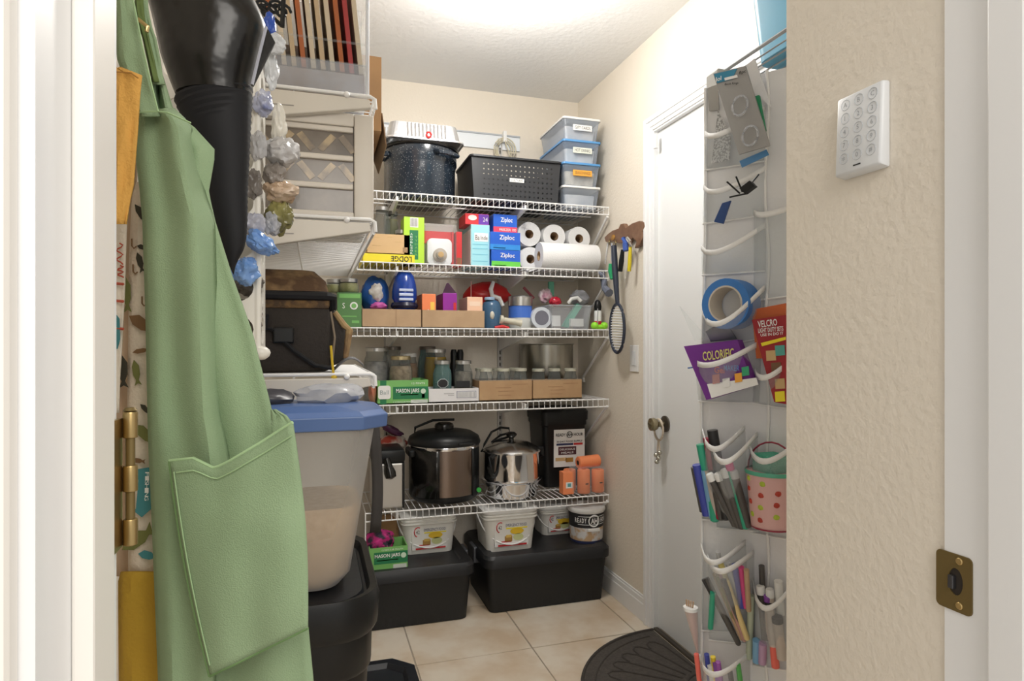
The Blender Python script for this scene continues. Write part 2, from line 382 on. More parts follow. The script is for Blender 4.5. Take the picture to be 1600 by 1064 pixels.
for sx, nm in ((1, 'handle'), (-1, 'handle')):
    a0 = -1.05 if sx > 0 else PI+.1
    pts = [(x+(R+q*.04)*math.cos(a0+s_*.28), Yp+(R+q*.04)*math.sin(a0+s_*.28), z+hp*.84-.012*q) for s_, q in ((-1, 0), (-.9, .9), (-.4, 1), (.4, 1), (.9, .9), (1, 0))]
    MB().tube(pts, .011, 8).build(nm, EN, t, smooth=True)
FOIL = M('foil', (.80, .81, .84), .28, .85, bump=(60, .5))
zt_ = z+hp+.012
t = T('foil_roasting_pan', 'crinkled silver foil roasting pan turned upside down on the enamel pot', 'pan', (x, Yp, zt_))
w0, w1 = .165, .148; zh = fz(657, 194, Yp-.1)-zt_
MB().loft([rr(x, Yp, w0, .13, .04, zt_+.002), rr(x, Yp, w1, .115, .035, zt_+zh)], cap0=False).build('body', FOIL, t)
MB().loft([rr(x, Yp, w0+.014, .142, .045, zt_), rr(x, Yp, w0+.014, .142, .045, zt_+.006), rr(x, Yp, w0-.002, .128, .04, zt_+.006)], cap0=False, cap1=False).build('rim', FOIL, t, smooth=True)
for k in range(11):
    xx = x-.075+k*.0165
    MB().tube([(xx, Yp-.131, zt_+.010), (xx, Yp-.118, zt_+zh-.004)], .0042, 6).build('rib', FOIL, t, smooth=True)
o = MB().tube([(x+.012+.011*math.cos(a/10*2*PI), Yp-.150, zt_+.018+.011*math.sin(a/10*2*PI)) for a in range(10)], .0045, 6, True).build('red_ring', M('red_plastic', (.75, .05, .05), .35), smooth=True)
tag(o, 'small red ring at the front of the foil pan', 'ring')
# black perforated basket
Yb = 2.70; xa, xb = fx(737, Yb), fx(876, Yb); dep = .30; zt_ = fz(808, 250, Yb); zb = z
t = T('plastic_basket', 'black plastic basket with round holes and a small label on the highest shelf', 'basket', ((xa+xb)/2, Yb+dep/2, zb))
BK = M('basket_black', (.025, .027, .032), .42)
ia, ib = xa+.012, xb-.014
holes = []
for r_ in range(7):
    for c_ in range(16):
        cx = ia+.045+c_*(ib-ia-.075)/15; cz = zb+.028+r_*(zt_-zb-.055)/6
        if abs(cx-(xa+xb)/2) < .036 and abs(cz-(zb+(zt_-zb)*.52)) < .012: continue
        holes.append([(cx+.0042*math.cos(a*PI/3), Yb+.004, cz+.0042*math.sin(a*PI/3)) for a in range(6)])
MB().plate([(ia, Yb+.004, zb), (ib, Yb+.004, zb), (xb, Yb+.004, zt_), (xa, Yb+.004, zt_)], holes, (0, .003, 0)).build('front_panel', BK, t)
for (xq, xw) in ((ia, xa), (ib, xb)):
    MB().prism([(xq, Yb+.007, zb), (xq, Yb+dep, zb), (xw, Yb+dep, zt_), (xw, Yb+.007, zt_)], (.003 if xq < .9 else -.003, 0, 0)).build('side_panel', BK, t)
MB().box(ia, Yb+dep-.003, zb, ib, Yb+dep, zt_).build('back_panel', BK, t); MB().box(ia, Yb+.007, zb, ib, Yb+dep-.003, zb+.003).build('base', BK, t)
MB().loft([rr((xa+xb)/2, Yb+dep/2, (xb-xa)/2+.008, dep/2+.008, .02, zt_), rr((xa+xb)/2, Yb+dep/2, (xb-xa)/2+.008, dep/2+.008, .02, zt_+.008), rr((xa+xb)/2, Yb+dep/2, (xb-xa)/2-.004, dep/2-.004, .015, zt_+.008), rr((xa+xb)/2, Yb+dep/2, (xb-xa)/2-.004, dep/2-.004, .015, zt_)], close=True).build('rim', BK, t, smooth=True)
for xx in (xa+.03, xb-.03): MB().tube([(xx-.004, Yb+.11, zt_), (xx-.004, Yb+.11, zt_+.028), (xx-.004, Yb+.2, zt_+.028), (xx-.004, Yb+.2, zt_)], .005, 6).build('handle', BK, t)
xm, zm = (xa+xb)/2, zb+(zt_-zb)*.52
lb_ = MB().box(xm-.034, Yb+.0025, zm-.008, xm+.034, Yb+.004, zm+.009).build('label', WP, t); txt('CULTURES', (xm, Yb+.002, zm), .010, INK, t, .056)
# clear boxes with lids, a stack of four
BLUE = M('lid_blue', (.10, .32, .66), .35)
zz = z; info = [('lowest clear box of the stack with a white lid, unlabelled', WHITE, None, None), ('clear box with blue lid and an orange label, second from the bottom of the stack', BLUE, 'SEASONINGS', ORG),
    ('clear box with blue lid and pale label, third from the bottom of the stack', BLUE, 'HOT DRINKS', M('label_pale', (.75, .78, .70), .5)), ('topmost clear box of the stack with white lid and label', WHITE, 'GIFT CARDS', WP)]
INS = [M('mix_white', (.70, .71, .74), .6, var=(14, (.45, .48, .55))), M('mix_cream', (.72, .68, .60), .6, var=(30, (.5, .45, .38))), M('mix_grey', (.55, .60, .66), .6, var=(25, (.75, .75, .78))), M('mix_dim', (.50, .53, .60), .6, var=(20, (.72, .70, .70)))]
for k, (l, lm, s_, cm) in enumerate(info):
    Y0 = 2.715-.012*(k > 0); a, b = fx(881, Y0), fx(938, Y0); hh = .104
    t = T('clear_box', l, 'storage box', ((a+b)/2, Y0+.16, zz), 'stacked clear boxes'); cx, cy = (a+b)/2, Y0+.16; hx = (b-a)/2
    MB().loft([rr(cx, cy, hx-.012, .145, .012, zz), rr(cx, cy, hx, .158, .014, zz+hh-.008)], cap1=False).build('body', CLEARB, t)
    MB().loft([rr(cx, cy, hx+.005, .164, .015, zz+hh-.012), rr(cx, cy, hx+.005, .164, .015, zz+hh-.003), rr(cx, cy, hx-.008, .150, .012, zz+hh)]).build('lid', lm, t, smooth=True)
    MB().loft([rr(cx, cy, hx-.022, .130, .012, zz+.004), rr(cx, cy, hx-.016, .136, .012, zz+hh*.62)]).build('contents', INS[k], t)
    if s_:
        MB().box(cx-.047, Y0-.005, zz+.040, cx+.047, Y0+.001, zz+.066).build('label', cm, t)
        txt(s_, (cx, Y0-.0056, zz+.053), .014, INK, t, .078)
    zz += hh+.001
# cord coil hanging from the track
c = AY(788, 229, YB-.03)
o = MB()
for k in range(3):
    rr_ = .040+.006*k
    o.tube([(c.x+rr_*math.cos(q*2*PI/22)*(.9+.1*k), c.y-.006*k, c.z-.02+rr_*1.15*math.sin(q*2*PI/22)) for q in range(22)], .0032, 6, True)
o.tube([(c.x, c.y-.012, c.z+.03), (c.x+.004, c.y-.02, c.z), (c.x+.03, c.y-.015, c.z-.055)], .003, 6)
tag(o.build('cord_coil', M('cord_cream', (.62, .57, .42), .6), smooth=True), 'coiled cream cord hanging on the wall behind the black basket', 'cord')
o = MB().box(c.x-.008, YB-.045, c.z+.020, c.x+.008, YB-.018, c.z+.075).build('track_hook', WHITE); tag(o, 'white clip on the hang track holding the cord coil', 'hook')
# ---------------------------------------------------------------- shelf 2
z = SHZ[1]+.003
JL = M('jar_lid_silver', (.55, .55, .54), .35, .9); JB = M('jar_lid_brass', (.52, .43, .25), .35, .8); JW = M('jar_lid_white', (.8, .8, .78), .45)
b = Bx('skillet_box', 'flat yellow box with upside-down black lettering under the kraft carton', 'box', 567, 648, 397, 2.69, .24, z, YEL)
b.text('LODGE', .74, .5, .62, INK, .40, flip=True, bold=.01)
b.panel(.02, .0, .98, .07, INK); zy = b.zt
b = tray('kraft_carton', 'open kraft carton of jars standing on the yellow box', 574, 643, 366, 2.70, .22, zy+.001, M('kraft_light', (.68, .46, .24), .8))
for (u, v, w) in ((.12, .8, .16), (.45, .85, .1), (.62, .62, .14), (.1, .4, .2)): b.panel(u, v, u+w, v+.03, TAN, 'fine_print')
b.panel(.80, .12, .91, .38, M('stamp_brown', (.35, .22, .12), .7), 'stamp')
jar('clear glass jar with silver lid rising from the kraft carton', fx(597, 2.78), 2.78, zy+.006, .034, fz(597, 326, 2.78)-zy, JL)
jar('greenish glass jar beside the silver-lidded jar in the kraft carton', fx(612, 2.85), 2.85, zy+.006, .030, fz(612, 333, 2.85)-zy, M('lid_dark', (.12, .12, .11), .4), M('olive_mix', (.16, .15, .06), .6), .9)
jar('short glass jar with foil top at the right of the kraft carton', fx(627, 2.76), 2.76, zy+.006, .03, fz(627, 362, 2.76)-zy, JL)
LIME = M('box_lime', (.48, .78, .05), .45)
b = Bx('lime_box', 'tall lime green box with a barcode and dark green stripe', 'box', 631, 663, 339, 2.70, .10, z, LIME)
b.panel(.28, .10, .70, .72, DGREEN); b.panel(.30, .78, .70, .985, WP)
for k in range(9): b.panel(.33+k*.039, .80, .345+k*.039, .97, INK, 'barcode_bar', o=.0014)
for k in range(9): b.text('NRGSLBOEA'[k], .37, .17+k*.058, .038, WP, .11)
for k in range(6): b.text('READYT'[k], .60, .2+k*.075, .045, GREEN, .13)
o = b.p(.38, .69)
# blister package with a white body
Yk = 2.715
b = Bx('blister_pack', 'clear blister pack with red card and white round-nosed body beside the lime box', 'package', 664, 712, 347, Yk, .05, z, None)
MB().box(b.x0+.002, Yk+.045, z, b.x1-.002, Yk+.05, b.zt).build('backing_card', M('card_clear_dark', (.45, .40, .38), .5), b.t)
MB().box(b.x0+.003, Yk+.038, z+.10, b.x1-.003, Yk+.044, z+.155).build('red_band', RED, b.t)
MB().box(b.x1-.012, Yk+.030, z, b.x1-.002, Yk+.044, z+.155).build('red_band', RED, b.t)
cx = (b.x0+b.x1)/2-.002
MB().loft([[(p[0], Yk+.006+q, z+.003+(p[1]-Yk)*1) for p in rr(cx, Yk+.058, .055, .058, .022, 0)] for q in (0, .028)]).build('white_body', M('blister_white', (.82, .83, .86), .35), b.t, bev=.004, smooth=True)
MB().lathe((cx, Yk+.006, z+.045), [(.030, 0), (.030, .012), (.019, .014), (.018, .026), (.012, .028)], 24, axis='y').build('nozzle', M('nozzle_taupe', (.42, .36, .30), .45), b.t, smooth=True)
MB().lathe((cx, Yk-.022, z+.045), [(.0125, 0), (.0125, .002)], 20, axis='y').build('nozzle_tip', TAN, b.t)
MB().box(b.x0, Yk-.024, z, b.x1, Yk+.051, b.zt-.012).build('blister', FILM, b.t, bev=.006)
b = Bx('red_pack', 'narrow red and brown packet squeezed between the blister pack and light blue box', 'package', 713, 722, 362, 2.72, .08, z, RED)
b.panel(.1, .05, .9, .25, M('pack_brown', (.25, .10, .05), .5))
LB = M('box_aqua', (.36, .72, .82), .45)
b = Bx('aqua_box', 'light aqua carton with a white label lying under the small red box', 'box', 736, 765, 351, 2.70, .18, z, LB)
b.panel(.18, .60, .92, .80, WP, 'label'); b.text('Ba', .34, .69, .12, INK, .22); b.text('Inde', .70, .69, .10, INK, .36)
for v in (.12, .28, .42, .52): b.panel(.08, v, .9, v+.02, M('aqua_dark', (.22, .58, .72), .5), 'fine_print')
MB().box(b.x0-.0008, b.y+.002, z+.01, b.x0+.001, b.y+.16, b.zt-.02).build('side_label', WP, b.t)
za = b.zt
b = Bx('red_purple_box', 'small red and purple box lying on top of the aqua carton', 'box', 727, 764, 334, 2.71, .13, za+.001, M('box_red', (.72, .04, .05), .4))
b.panel(.56, .05, .99, .97, M('box_purple', (.16, .05, .45), .4)); o = MB().lathe(b.p(.30, .62), [(.02, 0), (.02, .001)], 20, axis='y'); 
for v in o.v: v.z = b.p(0, .62).z+(v.z-b.p(0, .62).z)*.6
o.build('emblem', WP, b.t); b.text('24', .84, .5, .4, WP, .2)
ZB = M('ziploc_blue', (.02, .12, .62), .35)
zz = z
for k, (l, hh, bm_, bv, py) in enumerate((('lowest blue storage bag box with a green band in the stack of three', .076, M('band_green', (.15, .62, .08), .4), .34, 388),
      ('middle blue storage bag box with a light blue band in the stack of three', .079, M('band_blue', (.03, .26, .72), .4), .3, 360), ('topmost storage bag box, blue with a pink-red band', .079, M('band_red', (.78, .06, .12), .4), .30, 331))):
    b = Bx('storage_bag_box', l, 'box', 768-(k == 1)*2+(k == 2)*3, 813-(k == 2)*5, 0, 2.685+.01*(k == 2), .15, zz, ZB, 'storage bag boxes', h=hh)
    b.panel(0, 0, 1, bv, bm_); b.text('Ziploc', .55, .66, .34, WP, .5, bold=.012)
    if k == 2: b.text('FREEZER 100', .6, .14, .14, WP, .7)
    else: b.panel(.1, .08, .5, .12, WP, 'fine_print')
    zz += hh+.001
# paper towel rolls
def roll(label, c, r, L, axis, grp='paper towel rolls'):
    t = T('paper_towel_roll', label, 'paper towel', (c[0], c[1], c[2]-r), grp); m = MB(); prof = [(r*.36, 0), (r*.985, 0), (r, .004), (r, L-.004), (r*.985, L), (r*.36, L)]
    rings = []
    m.lathe(c, prof, 30, False, False, axis).build('paper', PAPER, t, smooth=True)
    MB().lathe(c, [(r*.36, L-.001), (r*.36, .001), (r*.31, .0), (r*.31, L)], 20, False, False, axis).build('cardboard_core', KRAFT, t, smooth=True)
    return t
R = .0575; Yr = 2.80
Lr = .26
xs = [fx(827, Yr), fx(866, Yr), fx(905, Yr)]
for k, x in enumerate(xs):
    roll(['leftmost upright-facing paper towel roll of the upper row', 'middle paper towel roll of the upper row', 'rightmost paper towel roll of the upper row'][k], (x, Yr+.25, z+R*3+.002-.004*k), R, .25, 'y')
roll('paper towel roll lying end-on under the upper row, next to the bag boxes', (fx(829, 2.80), Yr+.25, z+R), R, .25, 'y')
for k in (1, 2): roll('lower paper towel roll behind the long roll, under the %s upper one' % ('', 'middle', 'right')[k], (xs[k], Yr+.25, z+R), R, .25, 'y', 'hidden lower rolls')
roll('big paper towel roll lying lengthwise along the shelf edge', (fx(842, 2.735), 2.738, z+.064), .064, .285, 'x')
# ---------------------------------------------------------------- shelf 3
z = SHZ[2]+.003
MG = M('mason_green', (.20, .50, .14), .5)
b = Bx('mason_jar_carton', 'dull green carton under the pickle jars at the left of the tea box shelf', 'carton', 527, 565, 457, 2.69, .26, z, M('mason_dull_green', (.10, .24, .08), .5))
b.panel(.08, .84, .95, .96, MG); b.text('S', .26, .62, .16, WP, .10)
o = MB().lathe(b.p(.68, .62), [(.016, 0), (.016, .001)], 18, axis='y').build('emblem', WP, b.t); MB().lathe(b.p(.68, .62, .0022), [(.010, 0), (.010, .001)], 18, axis='y').build('emblem_centre', MG, b.t)
b.panel(.6, .12, .9, .2, MG); b.panel(.2, .3, .8, .33, MG)
zc = b.zt
PK = M('pickles', (.22, .22, .05), .5, var=(28, (.42, .40, .16)))
jar('jar of green pickles standing on the green mason jar carton', fx(545, 2.755), 2.755, zc+.002, .042, fz(545, 436, 2.755)-zc, JL, PK, .9)
jar('second pickle jar, left on the green mason jar carton', fx(522, 2.78), 2.78, zc+.002, .036, fz(522, 437, 2.78)-zc, JL, PK, .85)
b1 = tray('cardboard_tray', 'open cardboard tray with a seam holding a blue bag and blue bottle', 566, 658, 483, 2.69, .26, z, KRAFT)
b1.panel(.565, 0, .572, 1, M('kraft_seam', (.28, .17, .09), .8), 'seam')
b2 = tray('cardboard_tray', 'open cardboard tray holding the orange, purple and peach tea boxes', 660, 757, 485, 2.69, .26, z, KRAFT)
def bag(name, label, px, py, Y, rx, ry, rz, mat, seed, cat='bag', group=None, amp=.28, fr=2.0, rot=0, sub=3):
    c = AY(px, py, Y); return tag(MB().blob(c, (rx, ry, rz), seed, amp, fr, sub, rot).build(name, mat, smooth=True), label, cat, group)
t = T('snack_bag', 'crumpled blue snack bag with white picture in the left cardboard tray', 'bag', AY(588, 482, 2.80))
MB().blob(AY(586, 464, 2.80), (.062, .045, .088), 3, .22, 2).build('body', M('bag_blue', (.02, .09, .34), .3), t, smooth=True)
MB().blob(AY(588, 458, 2.765), (.030, .018, .040), 5, .3, 2).build('picture', M('bag_picture', (.55, .50, .46), .4, var=(40, (.8, .78, .76))), t, smooth=True)
MB().blob(AY(592, 478, 2.76), (.035, .02, .018), 6, .3, 2).build('pink_band', M('bag_pink', (.62, .12, .42), .4), t, smooth=True)
c = AY(632, 480, 2.76)
t = T('blue_bottle', 'blue plastic bottle with a white-lettered label in the left cardboard tray', 'bottle', (c.x, c.y, z+.006))
hb = fz(632, 424, 2.76)-z
BLB = M('bottle_blue', (.015, .07, .42), .2, coat=.5)
MB().lathe((c.x, c.y, z+.005), [(.048, 0), (.05, .01), (.047, hb*.45), (.054, hb*.5), (.054, hb*.62), (.05, hb*.75), (.04, hb*.9), (.022, hb*.99)], 24).build('body', BLB, t, smooth=True)
for k, zz in enumerate((.66, .58, .50)): MB().box(c.x-.030, c.y-.058, z+hb*zz-.007, c.x+.03, c.y-.047, z+hb*zz+.004).build('label_band', M('label_pale_blue', (.55, .62, .82), .4), t, bev=.002)
MB().lathe((c.x, c.y, z+hb*.34), [(.055, 0), (.06, .012), (.055, .026)], 24).build('dark_collar', M('bag_navy', (.02, .02, .05), .25), t, smooth=True)
for (l, p0, p1, pt, mt, nm) in (('small orange tea box at the left of the cardboard tray', 659.5, 681, 459, M('tea_orange', (.92, .26, .10), .45), 'or'),
        ('purple tea box with its lid open in the middle of the cardboard tray', 692, 714, 458, M('tea_purple', (.30, .02, .33), .45), 'pu'), ('peach tea box at the right of the cardboard tray', 730, 754, 464, M('tea_peach', (.92, .60, .42), .45), 'pe')):
    b = Bx('tea_box', l, 'box', p0, p1, pt, 2.70, .16, z+.006, mt, 'tea boxes')
    if nm == 'pu':
        xm = (b.x0+b.x1)/2
        MB().prism([(b.x0, 2.705, b.zt), (b.x1, 2.705, b.zt), (xm+.006, 2.76, b.zt+.05), (xm-.002, 2.76, b.zt+.05)], (0, .002, 0)).build('open_flap', M('tea_flap', (.06, .02, .05), .6), b.t)
        b.text('do', .5, .40, .10, WP, .4)
        b.panel(.75, .5, .95, .72, RED)
    elif nm == 'or': b.panel(.6, .3, .9, .75, M('tea_gold', (.95, .60, .10), .5)); b.text('t', .45, .45, .2, WP, .1)
    else: b.text('mo', .5, .40, .14, M('tea_blue', (.1, .15, .55), .5), .5); b.panel(.15, .7, .85, .85, M('tea_pink', (.93, .70, .55), .5))
t = T('red_coffee_bag', 'glossy red folded bag with a white strap lying behind the tea boxes', 'bag', AY(762, 500, 2.92))
MB().blob(AY(760, 461, 2.90), (.108, .06, .062), 11, .16, 1.6).build('body', M('bag_red', (.55, .02, .02), .22), t, smooth=True)
MB().box(AY(736, 460, 2.84).x-.002, 2.836, AY(736, 476, 2.84).z, AY(736, 460, 2.84).x+.002, 2.842, AY(736, 440, 2.84).z).build('seal', M('bag_seal', (.62, .3, .28), .3), t)
MB().tube([AY(771, 440, 2.83), AY(767, 452, 2.825), AY(769, 462, 2.82), AY(780, 466, 2.815), AY(786, 478, 2.81)], [.008, .011, .011, .011, .009], 8).build('strap', WHITE, t, smooth=True)
c = AY(768, 500, 2.735)
t = T('blue_jar', 'dark blue plastic jar with an oval picture and cap, next to the peach box', 'jar', (c.x, c.y, z)); hb = fz(768, 468, 2.735)-z
BJ = M('jar_blue', (.05, .12, .22), .25)
MB().lathe((c.x, c.y, z), [(.040, 0), (.043, .01), (.043, hb*.75), (.036, hb*.9), (.022, hb*.98)], 24).build('body', BJ, t, smooth=True)
MB().lathe((c.x-.012, c.y-.01, z+hb*.97), [(.024, 0), (.024, .010), (.020, .013)], 20).build('cap', M('cap_pale_blue', (.30, .42, .58), .35), t, smooth=True)
MB().blob((c.x-.008, c.y-.040, z+hb*.45), (.011, .008, .020), 2, .1, 2, 2).build('picture', M('pic_cream', (.6, .58, .5), .5), t, smooth=True)
a = AY(781, 499, 2.70); b_ = AY(814, 505, 2.70)
o = MB().tube([a, a+(b_-a)*.12, a+(b_-a)*.16, b_-(b_-a)*.1, b_], [.020, .020, .013, .014, .018], 14).build('beige_tube', M('beige_plastic', (.60, .57, .46), .4), smooth=True)
tag(o, 'beige plastic spout tube lying in front of the blue jar', 'tube')
c = AY(813, 505, 2.79); hb = fz(813, 463, 2.79)-z
t = T('plastic_tub', 'round tub with silver lid and blue label on the tea box shelf', 'tub', (c.x, c.y, z))
MB().lathe((c.x, c.y, z), [(.052, 0), (.055, .006), (.055, hb*.34)], 28).build('body', M('tub_pale', (.66, .68, .66), .4), t, smooth=True)
MB().lathe((c.x, c.y, z), [(.0555, hb*.34), (.0555, hb*.70)], 28).build('blue_label', M('tub_blue', (.06, .17, .62), .4), t, smooth=True)
MB().lathe((c.x, c.y, z), [(.058, hb*.70), (.058, hb*.97), (.054, hb)], 28).build('lid', DSTEEL, t, smooth=True)
c = AY(843, 492, 2.76)
t = T('tape_roll', 'white roll of clear-wrapped tape standing between the tub and the clear bin', 'tape', (c.x, c.y, z))
for rad, mt, nm, th in ((.05, M('tape_white', (.62, .66, .72), .35), 'tape', .03), (.034, M('tape_core', (.16, .16, .2), .6), 'core', .031)):
    MB().lathe((c.x, c.y, z+.052), [(rad, 0), (rad, th)], 28, axis='y').build(nm, mt, t, smooth=True)
# clear bin of bits and pieces
Yc = 2.70
b = Bx('clear_bin', 'clear open plastic bin of odds and ends on the tea box shelf', 'bin', 861, 926, 477, Yc, .22, z, None)
cx, cy = (b.x0+b.x1)/2, Yc+.11; hx = (b.x1-b.x0)/2
MB().loft([rr(cx, cy, hx-.012, .10, .015, z), rr(cx, cy, hx, .11, .015, b.zt)], cap1=False).build('body', CLEAR, b.t)
MB().loft([rr(cx, cy, hx+.004, .114, .016, b.zt-.003), rr(cx, cy, hx+.004, .114, .016, b.zt+.002), rr(cx, cy, hx-.003, .107, .014, b.zt+.002), rr(cx, cy, hx-.003, .107, .014, b.zt-.003)], close=True).build('rim', CLEAR, b.t)
bag('craft_bag', 'shiny red wrapped bundle sticking out of the clear bin', 868, 471, 2.80, .030, .03, .022, M('wrap_red', (.6, .02, .05), .2), 21)
bag('craft_bag', 'crinkled clear bag of grey scraps in the clear bin', 905, 466, 2.80, .045, .05, .04, M('wrap_grey', (.36, .37, .40), .2, trans=.25, bump=(30, 1)), 22, amp=.4)
bag('craft_bag', 'pale crumpled plastic bag at the left of the clear bin', 852, 463, 2.84, .032, .03, .034, M('wrap_pink', (.55, .25, .35), .3, var=(30, (.7, .65, .66))), 23, amp=.4)
o = MB().tube([AY(888, 474, 2.76), AY(893, 467, 2.755), AY(902, 465, 2.75), AY(908, 471, 2.745)], .009, 8).build('white_loop', WHITE, smooth=True); tag(o, 'white curved plastic strip arching out of the clear bin', 'strip')
o = MB().box(*AY(858, 462, 2.83), *(AY(866, 440, 2.83)+Vector((0, .02, 0)))).build('green_tube', M('tube_green', (.10, .38, .25), .4), bev=.003); tag(o, 'small green packet upright at the back of the clear bin', 'packet')
o = MB().prism([AY(880, 510, 2.76), AY(888, 512, 2.76), AY(910, 478, 2.76), AY(902, 474, 2.76)], (0, .03, 0)).build('green_card', M('card_green', (.12, .42, .30), .5)); tag(o, 'green strip leaning inside the clear bin', 'strip')
o = MB().box(*AY(892, 510, 2.74), *(AY(912, 498, 2.74)+Vector((0, .05, 0)))).build('white_packet', WP, bev=.002); tag(o, 'white block at the bottom of the clear bin', 'block')
o = MB().box(*AY(862, 510, 2.735), *(AY(876, 493, 2.735)+Vector((0, .04, 0)))).build('white_packet', WP, bev=.002); tag(o, 'white upright card at the left inside the clear bin', 'card')
o = MB().tube([AY(818, 449, 2.93), AY(834, 466, 2.93)], .007, 8).build('pink_stick', M('stick_pink', (.42, .10, .12), .4), smooth=True); tag(o, 'dark pink stick leaning behind the silver-lidded tub', 'stick')
o = MB().box(AY(815, 512, 2.665).x, 2.672, z-.002, AY(876, 512, 2.672).x, 2.70, z+.004).build('paper_strip', WP); tag(o, 'white paper strip lying flat along the front of the tea box shelf', 'paper')
o = MB().tube([AY(773, 512, 2.69), AY(786, 510, 2.69), AY(795, 513, 2.69)], .007, 8).build('red_clip', RED, smooth=True); tag(o, 'small red piece lying under the beige tube', 'clip')
c = AY(934, 500, 2.74)
t = T('spray_bottle', 'small white bottle with black cap at the right end of the tea box shelf', 'bottle', (c.x, c.y, z))
MB().lathe((c.x, c.y, z), [(.018, 0), (.018, .085), (.016, .09)], 18).build('body', WHITE, t, smooth=True)
MB().lathe((c.x, c.y, z+.09), [(.016, 0), (.018, .02), (.013, .045), (.005, .052)], 18).build('cap', BLACK, t, smooth=True)
MB().lathe((c.x, c.y, z+.02), [(.0185, 0), (.0185, .02)], 18).build('red_label', RED, t, smooth=True)
t = T('lime_roller', 'lime green dumbbell-shaped toy at the right end of the tea box shelf', 'toy', AY(937, 515, 2.69))
LG = M('lime_plastic', (.32, .80, .04), .35)
for px in (929, 944): MB().blob(AY(px, 509, 2.695), (.018, .018, .019), 4, .1, 2, 2).build('ball', LG, t, smooth=True)
MB().tube([AY(929, 511, 2.695), AY(944, 511, 2.695)], .012, 8).build('bar', LG, t, smooth=True)
MB().tube([AY(934, 482, 2.685), AY(934, 510, 2.685)], .0022, 6).build('stem', GREY, t)
# ---------------------------------------------------------------- shelf 4
z = SHZ[3]+.003
GR = M('grain_brown', (.20, .135, .075), .7, var=(45, (.42, .32, .2))); HON = M('oil_gold', (.42, .27, .03), .25); BEAN = M('bean_grey', (.22, .21, .22), .5, var=(40, (.4, .38, .36)))
JD = M('jar_lid_dark', (.16, .14, .12), .4, .6)
def jr(label, px, pyt, Y, r, lid, content=None, fill=.8, glass=GLASS, zb=None):
    zb = z if zb is None else zb; return jar(label, fx(px, Y), Y, zb, r, fz(px, pyt, Y)-zb, lid, content, fill, glass)
jr('large dark jar with silver lid beside the cooler bag strap', 588, 543, 2.86, .058, JL, BEAN, .8)
jr('dark-lidded jar at the back left of the jar shelf', 613, 541, 2.99, .048, JD, BEAN, .6)
jr('squat jar with white lid behind the brass-lidded jar', 638, 552, 2.92, .045, JW, M('spice_red', (.38, .20, .10), .7, var=(40, (.5, .32, .2))), .85)
t = jr('jar of brown grain with a brass lid behind the mason jar carton', 626, 556, 2.80, .052, JB, GR, .85)
jr('jar of golden oil with silver lid behind the teal jar', 681, 545, 2.90, .056, JL, HON, .9)
jr('dark green jar with black lid behind the golden oil jar', 668, 541, 3.0, .046, JD, None, .5, TEALG)
t = jr('teal glass jar with a hexagonal black label', 691, 563, 2.79, .042, JL, M('teal_mix', (.10, .15, .13), .5), .5, TEALG)
c = AY(692, 599, 2.745)
MB().prism([(c.x+.026*math.cos(q*PI/4+PI/8), c.y-.001, c.z+.022*math.sin(q*PI/4+PI/8)) for q in range(8)], (0, .003, 0)).build('label_edge', M('label_silver', (.5, .52, .52), .4), t)
MB().prism([(c.x+.023*math.cos(q*PI/4+PI/8), c.y-.002, c.z+.019*math.sin(q*PI/4+PI/8)) for q in range(8)], (0, .003, 0)).build('label', INK, t)
t = jr('clear jar with silver lid and dark label right of the teal jar', 724, 563, 2.79, .042, JL, M('dark_mix', (.12, .10, .08), .6, var=(40, (.3, .27, .22))), .8)
c = AY(724, 600, 2.745); MB().box(c.x-.03, c.y, c.z-.016, c.x+.03, c.y+.003, c.z+.014).build('label', INK, t)
for px, l in ((709, 'left black pepper mill behind the clear jars'), (719, 'right black pepper mill behind the clear jars')):
    x = fx(px, 2.93); o = MB().lathe((x, 2.93, z), [(.018, 0), (.018, .16), (.015, .17), (.016, fz(px, 548, 2.93)-z-.01), (.012, fz(px, 546, 2.93)-z)], 14).build('pepper_mill', BLACK, smooth=True); tag(o, l, 'mill', 'pepper mills')
b = tray('mason_jar_carton', 'green printed mason jar carton with a white round badge on the jar shelf', 590, 669, 594, 2.685, .18, z, MG, cat='carton')
b.panel(.30, .20, 1.0, .72, DGREEN); b.text('MASON JARS', .59, .53, .22, WP, .46, bold=.02); b.panel(.45, .36, .80, .40, ORG); b.panel(.05, 0, .17, 1, DGREEN)
b.panel(.65, .02, .99, .16, M('label_grey', (.6, .65, .6), .5)); b.text('4 12 REGULAR MOUTH', .50, .08, .06, WP, .4); b.text('12 PINTS', .80, .86, .08, WP, .26)
o = MB().prism([(p[0], b.y-.0035, p[1]) for p in rr(b.p(.13, .5).x, b.p(.13, .5).z, .026, .028, .01, 0, 4)], (0, .003, 0)).build('badge', WP, b.t); txt('Ball', (b.p(.13, .5).x, b.y-.0042, b.p(.13, .5).z), .018, M('badge_grey', (.35, .42, .42), .5), b.t, .036)
MB().lathe(b.p(.90, .52, .001), [(.011, 0), (.011, .001)], 16, axis='y').build('rosette', M('rosette_pale', (.65, .8, .65), .5), b.t)
b.panel(.87, .22, .93, .42, MG)
b = tray('white_jar_tray', 'low white printed tray with a barcode holding the teal jar', 670, 748, 607, 2.69, .15, z, M('box_white', (.78, .77, .78), .6))
b.panel(.55, .30, .95, .80, M('barcode_frame', (.30, .30, .38), .5)); b.panel(.565, .34, .935, .76, WP, o=.0014)
for k in range(14): b.panel(.575+k*.0255, .36, .588+k*.0255, .74, GREY, 'barcode_bar', o=.0020)
b.panel(.30, .62, .50, .66, GREY, 'fine_print'); b.panel(.38, .5, .5, .54, GREY, 'fine_print')
